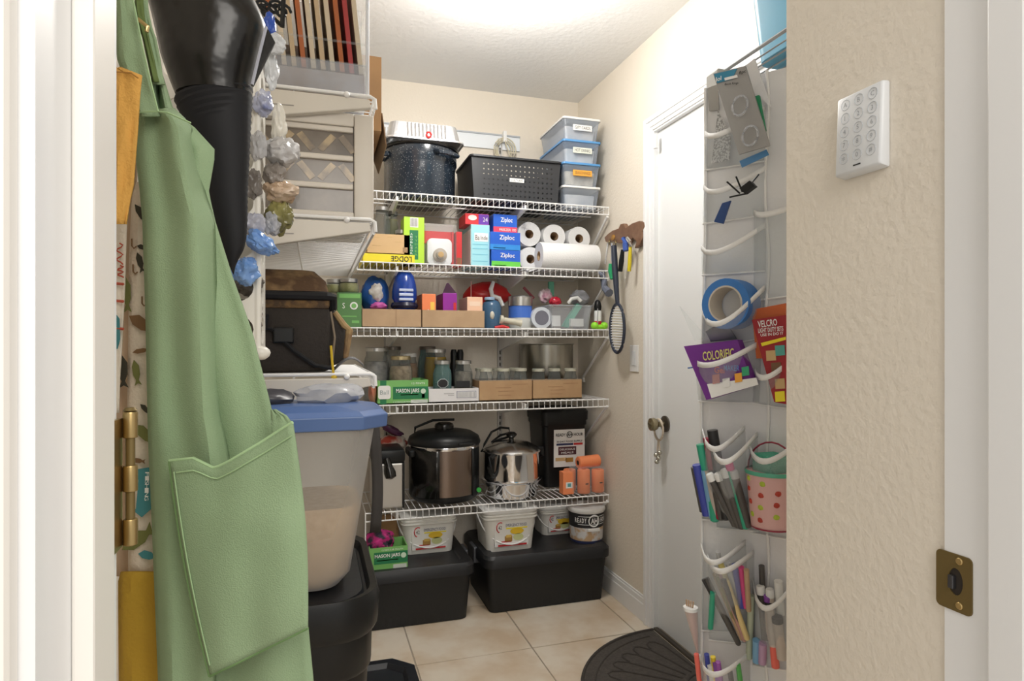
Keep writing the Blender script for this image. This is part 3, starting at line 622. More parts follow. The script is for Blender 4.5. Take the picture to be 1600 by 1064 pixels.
for k, (p0, p1, l) in enumerate(((749, 831, 'left'), (833, 909, 'right'))):
    Yq = 2.70+.02*k; b = tray('jar_tray', 'kraft cardboard tray of small jars, %s one of the pair on the jar shelf' % l, p0, p1, 594-1*k, Yq, .16-.075*k, z, M('kraft_tray', (.50, .32, .17), .7, var=(12, (.44, .27, .14))), 'jar trays')
    MB().box(b.x0-.002, Yq-.002, b.zt-.003, b.x1+.002, Yq+.162-.075*k, b.zt+.001).build('shrink_film', FILM, b.t)
    for (u, v, w) in ((.3, .62, .3), (.35, .45, .3), (.62, .78, .3), (.35, .25, .25)): b.panel(u, v, u+w, v+.03, M('print_rust', (.36, .20, .10), .7), 'fine_print')
    for i in range(3):
        for j in range(2-k):
            x = b.x0+(b.x1-b.x0)*(i+.5)/3; y = Yq+.042+j*.078; rj = .031
            jar('small clear jar with pale lid, %s in the %s row of the %s kraft tray' % (('left', 'middle', 'right')[i], ('front', 'back')[j], l), x, y, z+.006, rj, fz((p0+p1)/2, 575.5, 2.742+.02*k)-z-.006, M('lid_pale', (.62, .62, .52), .35, .4), group='small jars in kraft trays', neck=.84, lidh=.013)
c = AY(854, 600, 2.955)
t = T('stock_pot', 'large dull steel stock pot at the back of the jar shelf', 'pot', (c.x, 2.955, z)); R = .132; hp = SHZ[2]-.05-z-.01
hp = fz(854, 537, 2.85)-z
MB().lathe((c.x, 2.955, z), [(R*.95, 0), (R, .01), (R, hp-.006), (R+.006, hp-.003), (R+.006, hp), (R-.004, hp), (R-.004, hp-.05)], 40, True, True).build('body', M('dull_steel', (.42, .41, .37), .28, 1), t, smooth=True)
b = Bx('chip_bag', 'red and brown snack packet squeezed left of the mason jar carton', 'bag', 578, 589, 596, 2.70, .10, z, None)
MB().blob(((b.x0+b.x1)/2, 2.74, (b.zt+z)/2), (.018, .05, (b.zt-z)/2), 8, .2, 2).build('body', M('bag_rust', (.42, .08, .04), .3, var=(12, (.55, .32, .2))), b.t, smooth=True)
# ---------------------------------------------------------------- shelf 5
z = SHZ[4]+.003
t = T('deep_fryer', 'steel-sided appliance with black lid and teardrop handle left of the pressure cooker', 'appliance', AY(608, 790, 2.72)); Yq = 2.70
a, b_ = fx(583, Yq), fx(631, Yq); z1 = fz(608, 724, Yq); z2 = fz(608, 703, Yq)
MB().box(a, Yq, z, b_, Yq+.18, z1).build('body', DSTEEL, t, bev=.008)
MB().box(a-.004, Yq-.005, z1, b_+.006, Yq+.185, z2).build('lid', BLACK, t, bev=.012, smooth=True)
MB().box(b_-.004, Yq-.002, z, b_+.003, Yq+.17, z1).build('edge_strip', BLACK, t)
h0 = AY(604, 716, Yq-.01); h1 = AY(611, 746, Yq-.025)
MB().tube([h0, h0.lerp(h1, .4), h0.lerp(h1, .75), h1, h1+Vector((.001, 0, -.006))], [.013, .017, .025, .023, .008], 10).build('handle', BLACKG, t, smooth=True)
bag('snack_pack', 'red and clear food packet lying behind on the cooker shelf', 612, 692, 2.95, .07, .05, .035, M('pack_mix', (.45, .06, .04), .3, var=(9, (.62, .55, .48), .05)), 31, amp=.3)
bag('snack_pack', 'dark foil packet leaning on the red food packet on the cooker shelf', 612, 672, 2.95, .055, .03, .018, M('pack_dark', (.10, .03, .08), .25), 32, amp=.3, rot=.5)
# pressure cooker
c = AY(694, 780, 2.845); R = .156
t = T('pressure_cooker', 'black and bronze electric pressure cooker on the cooker shelf', 'pressure cooker', (c.x, 2.845, z)); hz = fz(694, 700, 2.68)-z; C0 = (c.x, 2.845, z)
BRZ = M('bronze_steel', (.26, .20, .165), .3, 1)
MB().lathe(C0, [(R*.9, 0), (R*.98, .012), (R, .03)], 44).build('base', BLACK, t, smooth=True)
MB().lathe(C0, [(R, .03), (R, hz*.94)], 44).build('steel_wall', BRZ, t, smooth=True)
pts = []
m = MB().grid(lambda u, v: (c.x+(R+.002)*math.cos(-3.3+u*1.41), 2.845+(R+.002)*math.sin(-3.3+u*1.41), z+.025+v*(hz*.97-.025)), 14, 1); m.build('control_panel', BLACKG, t, smooth=True, solid=.004)
m = MB().grid(lambda u, v: (c.x+(R+.002)*math.cos(-.86+u*1.0), 2.845+(R+.002)*math.sin(-.86+u*1.0), z+.025+v*(hz*.97-.025)), 10, 1); m.build('side_panel', BLACK, t, smooth=True, solid=.004)
MB().lathe(C0, [(R+.004, hz*.93), (R+.006, hz*.96), (R+.004, hz*.99)], 44).build('chrome_band', CHROME, t, smooth=True)
MB().lathe(C0, [(R+.008, hz*.99), (R+.010, hz*1.03), (R+.002, hz*1.12), (R*.80, hz*1.20), (R*.45, hz*1.24), (R*.1, hz*1.25)], 44).build('lid', BLACK, t, smooth=True)
MB().lathe((c.x+.0, 2.845, z+hz*1.22), [(.042, 0), (.045, .018), (.04, .03), (.025, .036)], 24).build('lid_handle', BLACKG, t, smooth=True)
MB().box(c.x+.03, 2.68, z+hz*1.01, c.x+.10, 2.70, z+hz*1.07).build('lid_latch', BLACK, t, bev=.004)
for sx in (-1,): MB().box(c.x+sx*(R-.012), 2.77, z+hz*.80, c.x+sx*(R+.016), 2.89, z+hz*.93).build('side_handle', BLACK, t, bev=.008)
MB().lathe((c.x+.13, 2.72, z+.05), [(.010, 0), (.010, .012)], 14, axis='y').build('green_button', M('btn_green', (.05, .45, .08), .4), t)
MB().tube([(c.x-.14, 2.86, z+hz*.98), (c.x-.13, 2.86, z+hz*1.28), (c.x-.05, 2.86, z+hz*1.40), (c.x+.05, 2.86, z+hz*1.40)], .006, 8).build('cord', BLACK, t, smooth=True)
# stainless stock pot with lid and bracket handles
c = AY(799, 775, 2.80); R = .132
t = T('steam_canner', 'shiny stainless canner with lid, flared base and black side handles', 'pot', (c.x, 2.80, z)); C0 = (c.x, 2.80, z); hh = fz(797, 712, 2.67)-z
MB().lathe(C0, [(R*.88, 0), (R*.92, .01), (R*.98, .062), (R*1.02, .070)], 44).build('base_pan', CHROME, t, smooth=True)
MB().lathe(C0, [(R*1.02, .070), (R*1.08, .076), (R*1.09, .080), (R*1.0, .084)], 44).build('flange', CHROME, t, smooth=True)
MB().lathe(C0, [(R*.99, .082), (R*.99, hh), (R*1.01, hh+.004)], 44).build('body', CHROME, t, smooth=True)
MB().lathe(C0, [(R*1.03, hh), (R*1.03, hh+.006), (R*.94, hh+.018), (R*.6, hh+.040), (R*.25, hh+.048), (.01, hh+.049)], 44).build('lid', STEEL, t, smooth=True)
MB().lathe((c.x, 2.80, z+hh+.046), [(.013, 0), (.011, .012), (.024, .024), (.025, .032), (.016, .040), (.003, .042)], 20).build('lid_knob', BLACKG, t, smooth=True)
xl = c.x-R
MB().tube([(xl+.026, 2.725, z+hh-.005), (xl+.006, 2.703, z+hh-.012), (xl-.004, 2.692, z+hh-.05), (xl+.006, 2.703, z+hh-.088), (xl+.026, 2.725, z+hh-.10)], .011, 10).build('handle', BLACK, t, smooth=True)
MB().tube([(c.x+R-.004, 2.81, z+hh+.002), (c.x+R+.022, 2.81, z+hh+.004), (c.x+R+.024, 2.81, z+hh-.03), (c.x+R-.004, 2.81, z+hh-.05)], .011, 10).build('handle', BLACK, t, smooth=True)
a = AY(757, 691, 2.80)
o = MB().tube([AY(752, 706, 2.82), AY(757, 694, 2.82), AY(768, 675, 2.84), AY(782, 668, 2.86), AY(795, 669, 2.87), AY(797, 676, 2.87), AY(782, 680, 2.86), AY(768, 690, 2.84), AY(790, 684, 2.84), AY(806, 678, 2.85)], .0055, 8).build('power_cord', BLACK, smooth=True)
tag(o, 'looped black power cord lying on top of the stainless canner', 'cord')
# black food bucket with a label
Yq = 2.855; a, b_ = fx(848, Yq), fx(919, Yq); hz = fz(880, 640, Yq)-z; cx = (a+b_)/2; hx = (b_-a)/2; cy = Yq+hx*.98
t = T('black_bucket', 'tall square black food storage bucket with a white label on the cooker shelf', 'bucket', (cx, cy, z))
MB().loft([rr(cx, cy, hx*.84, hx*.84, .025, z), rr(cx, cy, hx*.95, hx*.95, .028, z+hz*.78), rr(cx, cy, hx*1.0, hx*1.0, .028, z+hz*.80), rr(cx, cy, hx*1.0, hx*1.0, .028, z+hz*.86)]).build('body', BLACK, t, smooth=True)
MB().loft([rr(cx, cy, hx*1.04, hx*1.04, .03, z+hz*.86), rr(cx, cy, hx*1.05, hx*1.05, .03, z+hz*.97), rr(cx, cy, hx*.98, hx*.98, .03, z+hz)]).build('lid', BLACK, t, smooth=True)
b = Bx.__new__(Bx); b.t = t; b.x0, b.x1 = fx(866, Yq), fx(914, Yq); b.y = Yq+.008; b.zb, b.zt = fz(890, 729, Yq), fz(890, 671, Yq); b.dep = .01
b.panel(0, 0, 1, 1, WP, 'label', o=.004)
def B2(s, u, v, h, mt, w): txt(s, b.p(u, v, .0062), h*(b.zt-b.zb), mt, t, w*(b.x1-b.x0), bold=.015)
B2('READY', .22, .86, .08, INK, .32); B2('HOUR', .79, .86, .08, INK, .30); B2('30-DAY FOOD SUPPLY', .5, .68, .05, INK, .84)
for (u0, v0, u1, v1, mt) in ((.08, .575, .62, .63, NAVY), (.64, .575, .93, .63, RED), (.14, .32, .72, .54, M('maroon', (.09, .03, .04), .5)), (.05, .16, .40, .25, TAN), (.38, .12, .62, .24, M('print_amber', (.45, .24, .05), .5))): b.panel(u0, v0, u1, v1, mt, 'print_panel', o=.005)
B2('DELICIOUS', .43, .47, .05, WP, .5); B2('MEALS', .43, .38, .05, WP, .4)
m = MB().tube([b.p(.5, .86, .007)+Vector((.0145*math.cos(q*PI/9), 0, .0145*math.sin(q*PI/9))) for q in range(18)], .0016, 4, True).build('emblem_ring', INK, t); B2('AH', .5, .86, .09, INK, .16)
# orange rolls in a plastic pack
OR = M('orange_roll', (.93, .29, .12), .55)
rs = []
for k, (px, Y, l) in enumerate(((890, 2.79, 'leftmost standing orange bag roll in the clear pack'), (912, 2.72, 'front middle standing orange bag roll in the clear pack'), (934, 2.725, 'rightmost standing orange bag roll in the clear pack'))):
    x = fx(px, Y); zt_ = fz(px, 733, Y); t = T('orange_roll', l, 'roll', (x, Y, z), 'orange bag rolls')
    MB().lathe((x, Y, z), [(.027, 0), (.030, .004), (.030, zt_-z-.004), (.027, zt_-z), (.011, zt_-z), (.011, zt_-z-.03)], 22).build('roll', OR, t, smooth=True)
    MB().box(x-.004, Y-.0315, z+.045, x+.010, Y-.029, z+.050).build('print', INK, t)
a = AY(903, 723, 2.75); b_ = AY(935, 719, 2.76)
t = T('orange_roll', 'orange bag roll lying on top of the standing ones', 'roll', a, 'orange bag rolls')
dv = (b_-a).normalized()
MB().tube([a, a+dv*.003, b_-dv*.003, b_], [.026, .029, .029, .026], 20).build('roll', OR, t, smooth=True); MB().tube([a-dv*.001, a+dv*.002], .011, 12).build('core', HOLLOW_SHADE, t)  # dark end disc paints the shade of the hollow core
o = MB().box(fx(898, 2.685), 2.684, z, fx(946, 2.685), 2.765, fz(920, 731, 2.685)).build('plastic_pack', FILM, bev=.01); tag(o, 'clear plastic wrap around the standing orange rolls', 'wrap')
b = Bx('roll_carton', 'small orange carton with a white label left of the orange rolls', 'box', 880, 897, 738, 2.71, .05, z, OR); b.panel(.25, .28, .85, .55, WP, 'label'); b.panel(.4, .34, .7, .5, M('label_teal', (.1, .35, .38), .5), o=.0014)
# ================================================================ on the floor by the back wall
TOTE = M('tote_black', (.008, .009, .010), .55, bump=(60, .15)); LIDB = M('tote_lid', (.012, .013, .016), .45, bump=(40, .15))
def tote(label, x0, x1, y0, y1, zt):
    cx, cy, hx, hy = (x0+x1)/2, (y0+y1)/2, (x1-x0)/2, (y1-y0)/2
    t = T('storage_tote', label, 'storage tote', (cx, cy, 0), 'black storage totes')
    MB().loft([rr(cx, cy, hx-.03, hy-.03, .03, .002), rr(cx, cy, hx-.014, hy-.014, .035, zt-.05)]).build('body', TOTE, t, smooth=True)
    n = int((x1-x0-.12)/.03)
    for i in range(n):
        x = x0+.06+i*.03
        MB().prism([(x, y0+.028, .012), (x+.016, y0+.028, .012), (x+.016, y0+.022, zt*.58), (x, y0+.022, zt*.58)], (0, .012, 0)).build('rib', TOTE, t)
    MB().loft([rr(cx, cy, hx, hy, .045, zt-.050), rr(cx, cy, hx, hy, .045, zt-.012), rr(cx, cy, hx-.010, hy-.010, .04, zt), rr(cx, cy, hx-.05, hy-.05, .03, zt), rr(cx, cy, hx-.055, hy-.055, .03, zt-.006)], cap0=True).build('lid', LIDB, t, smooth=True)
    for y in (cy-.08, cy+.08): pass
    for sx in (-1, 1): MB().box(cx+sx*(hx+.008), cy-.05, zt-.075, cx+sx*(hx-.03), cy+.05, zt-.004).build('latch', M('latch_grey', (.10, .105, .12), .35), t, bev=.004)
    return zt-.006
TZ = .252
tote('right-hand black storage tote with ribbed sides holding two white buckets', .700, 1.300, 2.615, 3.06, TZ)
tote('left-hand black storage tote under the mason jar box and white bucket', .140, .655, 2.600, 3.06, TZ-.005)
PAIL = M('pail_white', (.80, .79, .75), .38)
def pail(label, px0, px1, pyt, Y, zb, seed=0, lid=False):
    a, b_ = fx(px0, Y), fx(px1, Y); cx = (a+b_)/2; hx = (b_-a)/2; hy = hx*.92; cy = Y+hy; hz = fz((px0+px1)/2, pyt, Y)-zb
    t = T('food_pail', label, 'bucket', (cx, cy, zb), 'white food pails')
    MB().loft([rr(cx, cy, hx*.84, hy*.84, .03, zb), rr(cx, cy, hx*.94, hy*.94, .032, zb+hz*.76)]).build('body', PAIL, t, smooth=True)
    rg = []
    for k in range(3): q = zb+hz*(.76+.08*k); rg += [rr(cx, cy, hx*.95, hy*.95, .032, q), rr(cx, cy, hx*1.0, hy*1.0, .034, q+hz*.02), rr(cx, cy, hx*1.0, hy*1.0, .034, q+hz*.045), rr(cx, cy, hx*.95, hy*.95, .032, q+hz*.07)]
    MB().loft(rg).build('rim_rings', PAIL, t, smooth=True)
    if lid: MB().loft([rr(cx, cy, hx*1.01, hy*1.01, .035, zb+hz*.93), rr(cx, cy, hx*1.02, hy*1.02, .035, zb+hz), rr(cx, cy, hx*.9, hy*.9, .03, zb+hz*1.02)]).build('lid', WHITE, t, smooth=True)
    pts = [(cx+hx*1.03*math.cos(q), cy-hy*1.02*math.sin(q)**.6 if math.sin(q) > 0 else cy, zb+hz*.80-hz*.62*math.sin(q)) for q in [PI*i/16 for i in range(17)]]
    MB().tube(pts, .0035, 6).build('bail_handle', WIRE, t, smooth=True)
    yf = cy-hy*.90-.004; w = hx*1.24; zl = zb+hz*.12; zh = zb+hz*.72
    def P(u, v, o=0): return Vector((cx-w/2+u*w, yf-o, zl+v*(zh-zl)))
    def panel(u0, v0, u1, v1, mt, o): A = P(u0, v0); B = P(u1, v1); MB().box(A.x, yf-o, A.z, B.x, yf+.012, B.z).build('print_panel', mt, t)
    panel(0, 0, 1, 1, M('pail_label', (.78, .77, .74), .45), .0)
    panel(0, .03, 1, .16, M('pail_pale', (.86, .84, .83), .5), .001); panel(.1, .02, .95, .09, RED, .0016)
    panel(.20, .18, .50, .22, RED, .0012)
    panel(.30, .20, .52, .42, M('food_brown', (.42, .23, .06), .5), .0012); panel(.34, .36, .5, .47, M('food_gold', (.68, .46, .10), .5), .0016)
    m = MB().lathe(P(.70, .36, .001), [(.024, 0), (.024, .001)], 18, axis='y'); c = P(.70, .36)
    for v in m.v: v.z = c.z+(v.z-c.z)*.65
    m.build('food_bowl', M('food_green', (.58, .62, .30), .5), t)
    m = MB().lathe(P(.66, .60, .001), [(.032, 0), (.032, .001)], 16, axis='y'); c = P(.66, .60)
    for v in m.v: v.z = c.z+(v.z-c.z)*.45
    m.build('food_heap', M('food_yellow', (.78, .52, .03), .5), t)
    panel(.34, .70, .97, .75, YEL, .0012)
    txt('EMERGENCY FOOD', P(.64, .85, .002), .013, NAVY, t, w*.62); txt('42', P(.16, .78, .002), .016, INK, t, w*.10)
    MB().tube([P(.17+.11*math.cos(q), .78+.20*math.sin(q), .001) for q in [1.1+i*.3 for i in range(12)]], .0022, 4).build('emblem_arc', RED, t)
    return t
pail('white square food pail on the left-hand black tote', 627, 716, 806, 2.775, TZ-.010)
pail('larger white square food pail in front on the right-hand black tote', 757, 842, 797, 2.69, TZ-.006, lid=True)
pail('white square food pail half hidden behind the round black and white tub', 846, 905, 793, 2.855, TZ-.006, lid=True)
# round tub
Yq = 2.76; c = AY(916, 850, Yq); R = (fx(943, Yq)-fx(889, Yq))/2*.98; zb = TZ-.006; hz = fz(916, 797, Yq-R)-zb
t = T('food_tub', 'round food tub with white lid and black wraparound label', 'tub', (c.x, Yq, zb)); C0 = (c.x, Yq, zb)
MB().lathe(C0, [(R*.86, 0), (R*.88, .012)], 36).build('base', NAVY, t, smooth=True)
MB().lathe(C0, [(R*.88, .012), (R*.92, hz*.45)], 36).build('picture_band', M('food_picture', (.62, .42, .24), .5, var=(22, (.75, .74, .74), .05)), t, smooth=True)
MB().lathe(C0, [(R*.922, hz*.45), (R*.96, hz*.86)], 36).build('label_band', INK, t, smooth=True)
MB().lathe(C0, [(R*.98, hz*.86), (R*1.02, hz*.90), (R*1.02, hz*.96), (R*.98, hz)], 36).build('lid', WHITE, t, smooth=True)
def curved(x, zz, o=.0015):
    rr_ = R*(.92+.04*(zz/hz-.45)/.41)+o; a = x/rr_; return Vector((c.x+rr_*math.sin(a), Yq-rr_*math.cos(a), zb+zz))
MB().tube([curved(.003+.026*math.cos(q*PI/10), hz*.66+.026*math.sin(q*PI/10), .001) for q in range(20)], .003, 5, True).build('emblem_ring', WP, t)
txt('AH', curved(.003, hz*.66), .026, WP, t, .034, bold=.03)
for sgn, wd in ((-1, 'READY'), (1, 'HOUR')):
    for k, ch in enumerate(wd if sgn > 0 else wd[::-1]):
        xx = sgn*(.042+k*.012); p_ = curved(xx+.003, hz*.67); a = xx/R; txt(ch, p_, .022, WP, t, .009, rot=(PI/2, 0, a), bold=.03)
for zz in (hz*.78, hz*.55): MB().tube([curved(-.075+.0075*k, zz, .0005) for k in range(21)], .0012, 4).build('label_line', WP, t)
p_ = curved(.002, hz*.40); MB().box(p_.x-.03, p_.y-.002, p_.z-.006, p_.x+.03, p_.y+.006, p_.z+.006).build('white_strip', WP, t)
# mason jar box and pink cloth on the left tote
b = tray('mason_jar_carton', 'green mason jar carton standing on the left-hand black tote', 577, 637, 855, 2.635, .135, TZ-.010, MG, cat='carton')
b.panel(.12, .28, 1.0, .80, DGREEN); b.text('MASON JARS', .47, .62, .20, WP, .66, bold=.02); b.panel(.2, .42, .75, .46, ORG); b.panel(.62, .05, .97, .22, M('label_grey', (.6, .65, .6), .5)); b.text('12 REGULAR MOUTH', .6, .89, .07, WP, .55)
MB().lathe(b.p(.89, .60, .001), [(.011, 0), (.011, .001)], 16, axis='y').build('rosette', M('rosette_pale', (.65, .8, .65), .5), b.t)
bag('knit_bundle', 'dark and bright pink knitted bundle heaped in the lower mason jar carton', 592, 845, 2.705, .062, .05, .045, M('knit_pink', (.03, .03, .05), .8, var=(30, (.55, .03, .22), .06), bump=(60, 1)), 41, amp=.35, fr=4, cat='cloth')
o = MB().box(fx(594, 2.86), 2.885, TZ-.004, fx(624, 2.86), 2.90, TZ+.15).build('cardboard_sheet', KRAFT2); tag(o, 'brown cardboard sheet standing behind the pink knitted bundle', 'cardboard')
# wire support at the left end and dark strap
o = MB().tube([(.20, YS-.004, .476), (.20, YS-.006, .285)], .003, 6).build('support_wire', WIRE); tag(o, 'thin white upright wire under the left end of the lowest shelf', 'wire')
pts = [AY(588, 700, 2.55), AY(590, 740, 2.54), AY(587, 790, 2.53), AY(584, 835, 2.53)]
m = MB().grid(lambda u, v: Vector(AY(587+ (u-.5)*17 - 3*math.cos(v*5), 642+v*190, 2.652))+Vector((0, -.006*math.sin(v*6)**2, 0)), 3, 12)
o = m.build('bag_strap', M('strap_charcoal', (.055, .05, .048), .7), smooth=True, solid=.004); tag(o, 'dark grey webbing strap hanging in front of the steel appliance', 'strap')
# floor tray at the lower left and door mat
a = AZ(640, 1042, .02)
cx, cy, hx, hy = .145, 2.095, .195, .225
t = T('boot_tray', 'black plastic tray with stepped rim lying on the floor tiles', 'tray', (cx, cy, .001))
def oc(hx, hy, ch, z_): return [(cx+sx*x_, cy+sy*y_, z_) for sx, sy, x_, y_ in ((1,-1,hx,hy-ch),(1,1,hx,hy-ch),(1,1,hx-ch,hy),(-1,1,hx-ch,hy),(-1,1,hx,hy-ch),(-1,-1,hx,hy-ch),(-1,-1,hx-ch,hy),(1,-1,hx-ch,hy))]
MB().loft([oc(hx-.008, hy-.008, .07, .001), oc(hx, hy, .07, .03), oc(hx-.035, hy-.035, .055, .034), oc(hx-.045, hy-.045, .05, .018)], cap1=False).build('rim', M('tray_navy', (.012, .014, .02), .4), t)
MB().loft([oc(hx-.045, hy-.045, .05, .0175), oc(hx-.08, hy-.08, .04, .016), oc(hx-.09, hy-.09, .035, .008)]).build('well', M('tray_navy', (.02, .022, .03), .4), t)
MAT = M('mat_charcoal', (.085, .074, .064), .95, bump=(220, 1.0), var=(90, (.065, .056, .05)))
MR = .48; cx, cy = XR-.018, 1.80
t = T('door_mat', 'half-round charcoal door mat with shell pattern before the white side door', 'mat', (cx, cy, .002))
arc = [(cx-MR*1.0*math.sin(q), cy+MR*math.cos(q)) for q in [PI*i/40 for i in range(41)]]
MB().prism([(x, y, .002) for x, y in arc], (0, 0, .007)).build('base', MAT, t)
RIDGE = M('mat_ridge', (.055, .047, .042), .95, bump=(200, 1.0))
MB().tube([(x, y, .010) for x, y in arc], .006, 6).build('border', RIDGE, t)
MB().tube([(cx-(MR-.045)*math.sin(q), cy+(MR-.045)*math.cos(q), .009) for q in [.1+(PI-.2)*i/40 for i in range(41)]], .0035, 6).build('inner_ring', RIDGE, t)
for k in range(15):
    q0 = .18+k*(PI-.36)/14; dq = (PI-.36)/14*.5; pts = []
    for s_ in range(15):
        f = s_/14*2-1; rad = .36-.22*abs(f)**2.2 if True else 0
    pts = [(.15, q0-dq*.95), (.26, q0-dq*.98), (.35, q0-dq*.9), (.385, q0-dq*.5), (.395, q0), (.385, q0+dq*.5), (.35, q0+dq*.9)]
    MB().tube([(cx-r_*math.sin(q), cy+r_*math.cos(q), .0095) for r_, q in pts], .0035, 6).build('shell_ridge', RIDGE, t, smooth=True)
MB().tube([(cx-.13*math.sin(q), cy+.13*math.cos(q), .0095) for q in [PI*i/16 for i in range(17)]], .004, 6).build('shell_centre', RIDGE, t, smooth=True)
# ================================================================ left side: bins below the shelves
cx, cy = -.045, 1.60
t = T('trash_can', 'large black waste bin with rounded rim under the white food container', 'bin', (cx, cy, 0))
zr = .637; hx, hy = .165, .235
MB().loft([rr(cx, cy, hx*.84, hy*.86, .07, .001), rr(cx, cy, hx*.97, hy*.97, .08, zr-.17)]).build('body', BLACK, t, smooth=True)
MB().loft([rr(cx, cy, hx*.985, hy*.985, .08, zr-.175), rr(cx, cy, hx*1.01, hy*1.01, .085, zr-.165), rr(cx, cy, hx*1.02, hy*1.02, .085, zr-.09), rr(cx, cy, hx*.985, hy*.985, .08, zr-.086)]).build('collar', BLACK, t, smooth=True)
MB().box(cx+.0, cy-hy*1.02-.006, zr-.205, cx-.14, cy-hy*.95, zr-.115).build('grip', BLACK, t, bev=.005)
MB().loft([rr(cx, cy, hx*1.05, hy*1.05, .09, zr-.088), rr(cx, cy, hx*1.10, hy*1.08, .10, zr-.075), rr(cx, cy, hx*1.12, hy*1.09, .10, zr-.02), rr(cx, cy, hx*1.08, hy*1.06, .095, zr), rr(cx, cy, hx*1.0, hy*1.0, .09, zr-.004), rr(cx, cy, hx*.96, hy*.97, .09, zr-.022)]).build('lid_rim', BLACK, t, smooth=True)
MB().loft([rr(cx, cy, hx*.94, hy*.95, .085, zr-.03), rr(cx, cy, hx*.9, hy*.92, .08, zr-.012), rr(cx, cy, hx*.5, hy*.6, .05, zr-.004)]).build('lid', LIDB, t, smooth=True)
# pet food container
cx, cy = -.052, 1.515; zb = zr+.001; zl = 1.0; hx1, hy1 = .178, .22
t = T('food_container', 'tall translucent white container with blue lid, half full of beige feed', 'container', (cx, cy, zb))
TP = M('translucent_plastic', (.62, .61, .60), .45, trans=.70); zf = .82
lv = lambda zz: (zz-zb)/(zl-zb)
def cr(zz, i=0): k = lv(zz); return rr(cx-.006+.012*k, cy, .130+.045*k-i, .105+.03*k-i, .055, zz)
MB().loft([rr(cx-.006, cy, .112, .088, .05, zb), cr(zb+.03), cr(zl)], cap1=False).build('body', TP, t, smooth=True)
MB().loft([rr(cx-.006, cy, .108, .084, .048, zb+.003), cr(zb+.03, .004), cr(zf, .004)]).build('feed', M('feed_beige', (.66, .47, .28), .8, var=(60, (.58, .40, .22)), bump=(90, .5)), t, smooth=True)
LBL = M('lid_blue_grey', (.085, .155, .36), .32)
def lo8(h, v, c_, z_): return [(cx+.008+sx*x_, cy+sy*y_, z_) for sx, sy, x_, y_ in ((1,-1,h,v-c_),(1,1,h,v-c_),(1,1,h-c_,v),(-1,1,h-c_,v),(-1,1,h,v-c_),(-1,-1,h,v-c_),(-1,-1,h-c_,v),(1,-1,h-c_,v))]
MB().loft([lo8(.188, .138, .05, zl-.012), lo8(.198, .146, .055, zl-.010), lo8(.20, .148, .055, zl+.018), lo8(.185, .135, .05, zl+.028), lo8(.13, .09, .04, zl+.038)]).build('lid', LBL, t, bev=.002)
o = MB().blob((cx+.085, cy+.03, zl+.052), (.075, .06, .030), 51, .25, 2).build('plastic_bag', M('bag_film', (.50, .51, .55), .25, trans=.3, bump=(25, 1)), smooth=True); tag(o, 'rumpled clear plastic bag with blue corner on the blue container lid', 'bag')
o = MB().blob((cx-.05, cy+.02, zl+.048), (.06, .05, .022), 52, .2, 2).build('dark_bag', M('bag_dark', (.06, .06, .07), .35), smooth=True); tag(o, 'dark rumpled bag on the blue container lid under the shelf', 'bag')
# ---------------------------------------------------------------- camouflage cooler bag on the lower left shelf
z = LZ[2]+.008; Yq = 1.715
x0, x1 = -.20, AY(517, 500, Yq).x; zt_ = AY(470, 462, Yq).z; dep = .30
CAMO = M('camouflage', (.10, .055, .028), .85, var=(16, (.27, .17, .08), .08), bump=(60, .6)); FAB = M('bag_fabric', (.030, .024, .020), .85, bump=(120, .6)); FUR = M('camo_band', (.20, .115, .045), .9, var=(45, (.08, .05, .03), .1), bump=(90, 1))
t = T('cooler_bag', 'dark brown cooler bag with camouflage lid and side pocket on the lower left shelf', 'bag', ((x0+x1)/2, Yq+dep/2, z))
MB().box(x0, Yq, z, x1, Yq+dep, zt_-.028).build('body', FAB, t, bev=.016, smooth=True)
MB().box(x0+.003, Yq-.002, zt_-.034, x1-.003, Yq+dep, zt_-.002).build('camo_band', FUR, t, bev=.010, smooth=True)
MB().tube([(x0, Yq-.005, zt_), (x1-.01, Yq-.005, zt_), (x1+.004, Yq+.01, zt_-.001), (x1+.004, Yq+.03, zt_-.03)], .012, 8).build('zip_roll', BLACKM, t, smooth=True)
cxm = (x0+x1)/2
MB().loft([rr(cxm, Yq+dep/2, (x1-x0)/2, dep/2, .03, zt_-.004), rr(cxm, Yq+dep/2+.01, (x1-x0)/2-.012, dep/2-.02, .04, zt_+.045), rr(cxm, Yq+dep/2+.02, (x1-x0)/2-.04, dep/2-.06, .04, zt_+.075)]).build('lid', CAMO, t, smooth=True)
MB().prism([(x1-.002, Yq+.02, z+.01), (x1+.036, Yq+.03, z+.03), (x1+.046, Yq+.05, z+.10), (x1+.032, Yq+.05, zt_-.07), (x1+.008, Yq+.03, zt_-.03), (x1-.002, Yq+.02, zt_-.03)], (0, .2, 0)).build('side_pocket', FAB, t, bev=.01, smooth=True)
m = MB().tube([(x1+.010, Yq+.022, zt_-.04), (x1+.034, Yq+.022, zt_-.075), (x1+.048, Yq+.024, z+.11), (x1+.038, Yq+.02, z+.035)], [.007, .009, .010, .007], 8); m.build('camo_edge', M('camo_gold', (.36, .24, .11), .8, var=(30, (.2, .12, .06), .1)), t, smooth=True)
MB().tube([(x1+.000, Yq-.001, zt_-.04), (x1+.010, Yq-.003, z+.09), (x1+.002, Yq, z+.01)], .003, 6).build('pocket_zip', M('zip_tan', (.22, .17, .12), .6), t)
MB().tube([(x0+.085, Yq-.006, zt_-.05), (x0+.08, Yq-.010, zt_-.085), (x0+.10, Yq-.012, z+.11), (x0+.15, Yq-.012, z+.055), (x1-.04, Yq-.012, z+.018), (x1+.01, Yq-.012, z+.008)], .006, 6).build('strap', BLACKM, t, smooth=True)
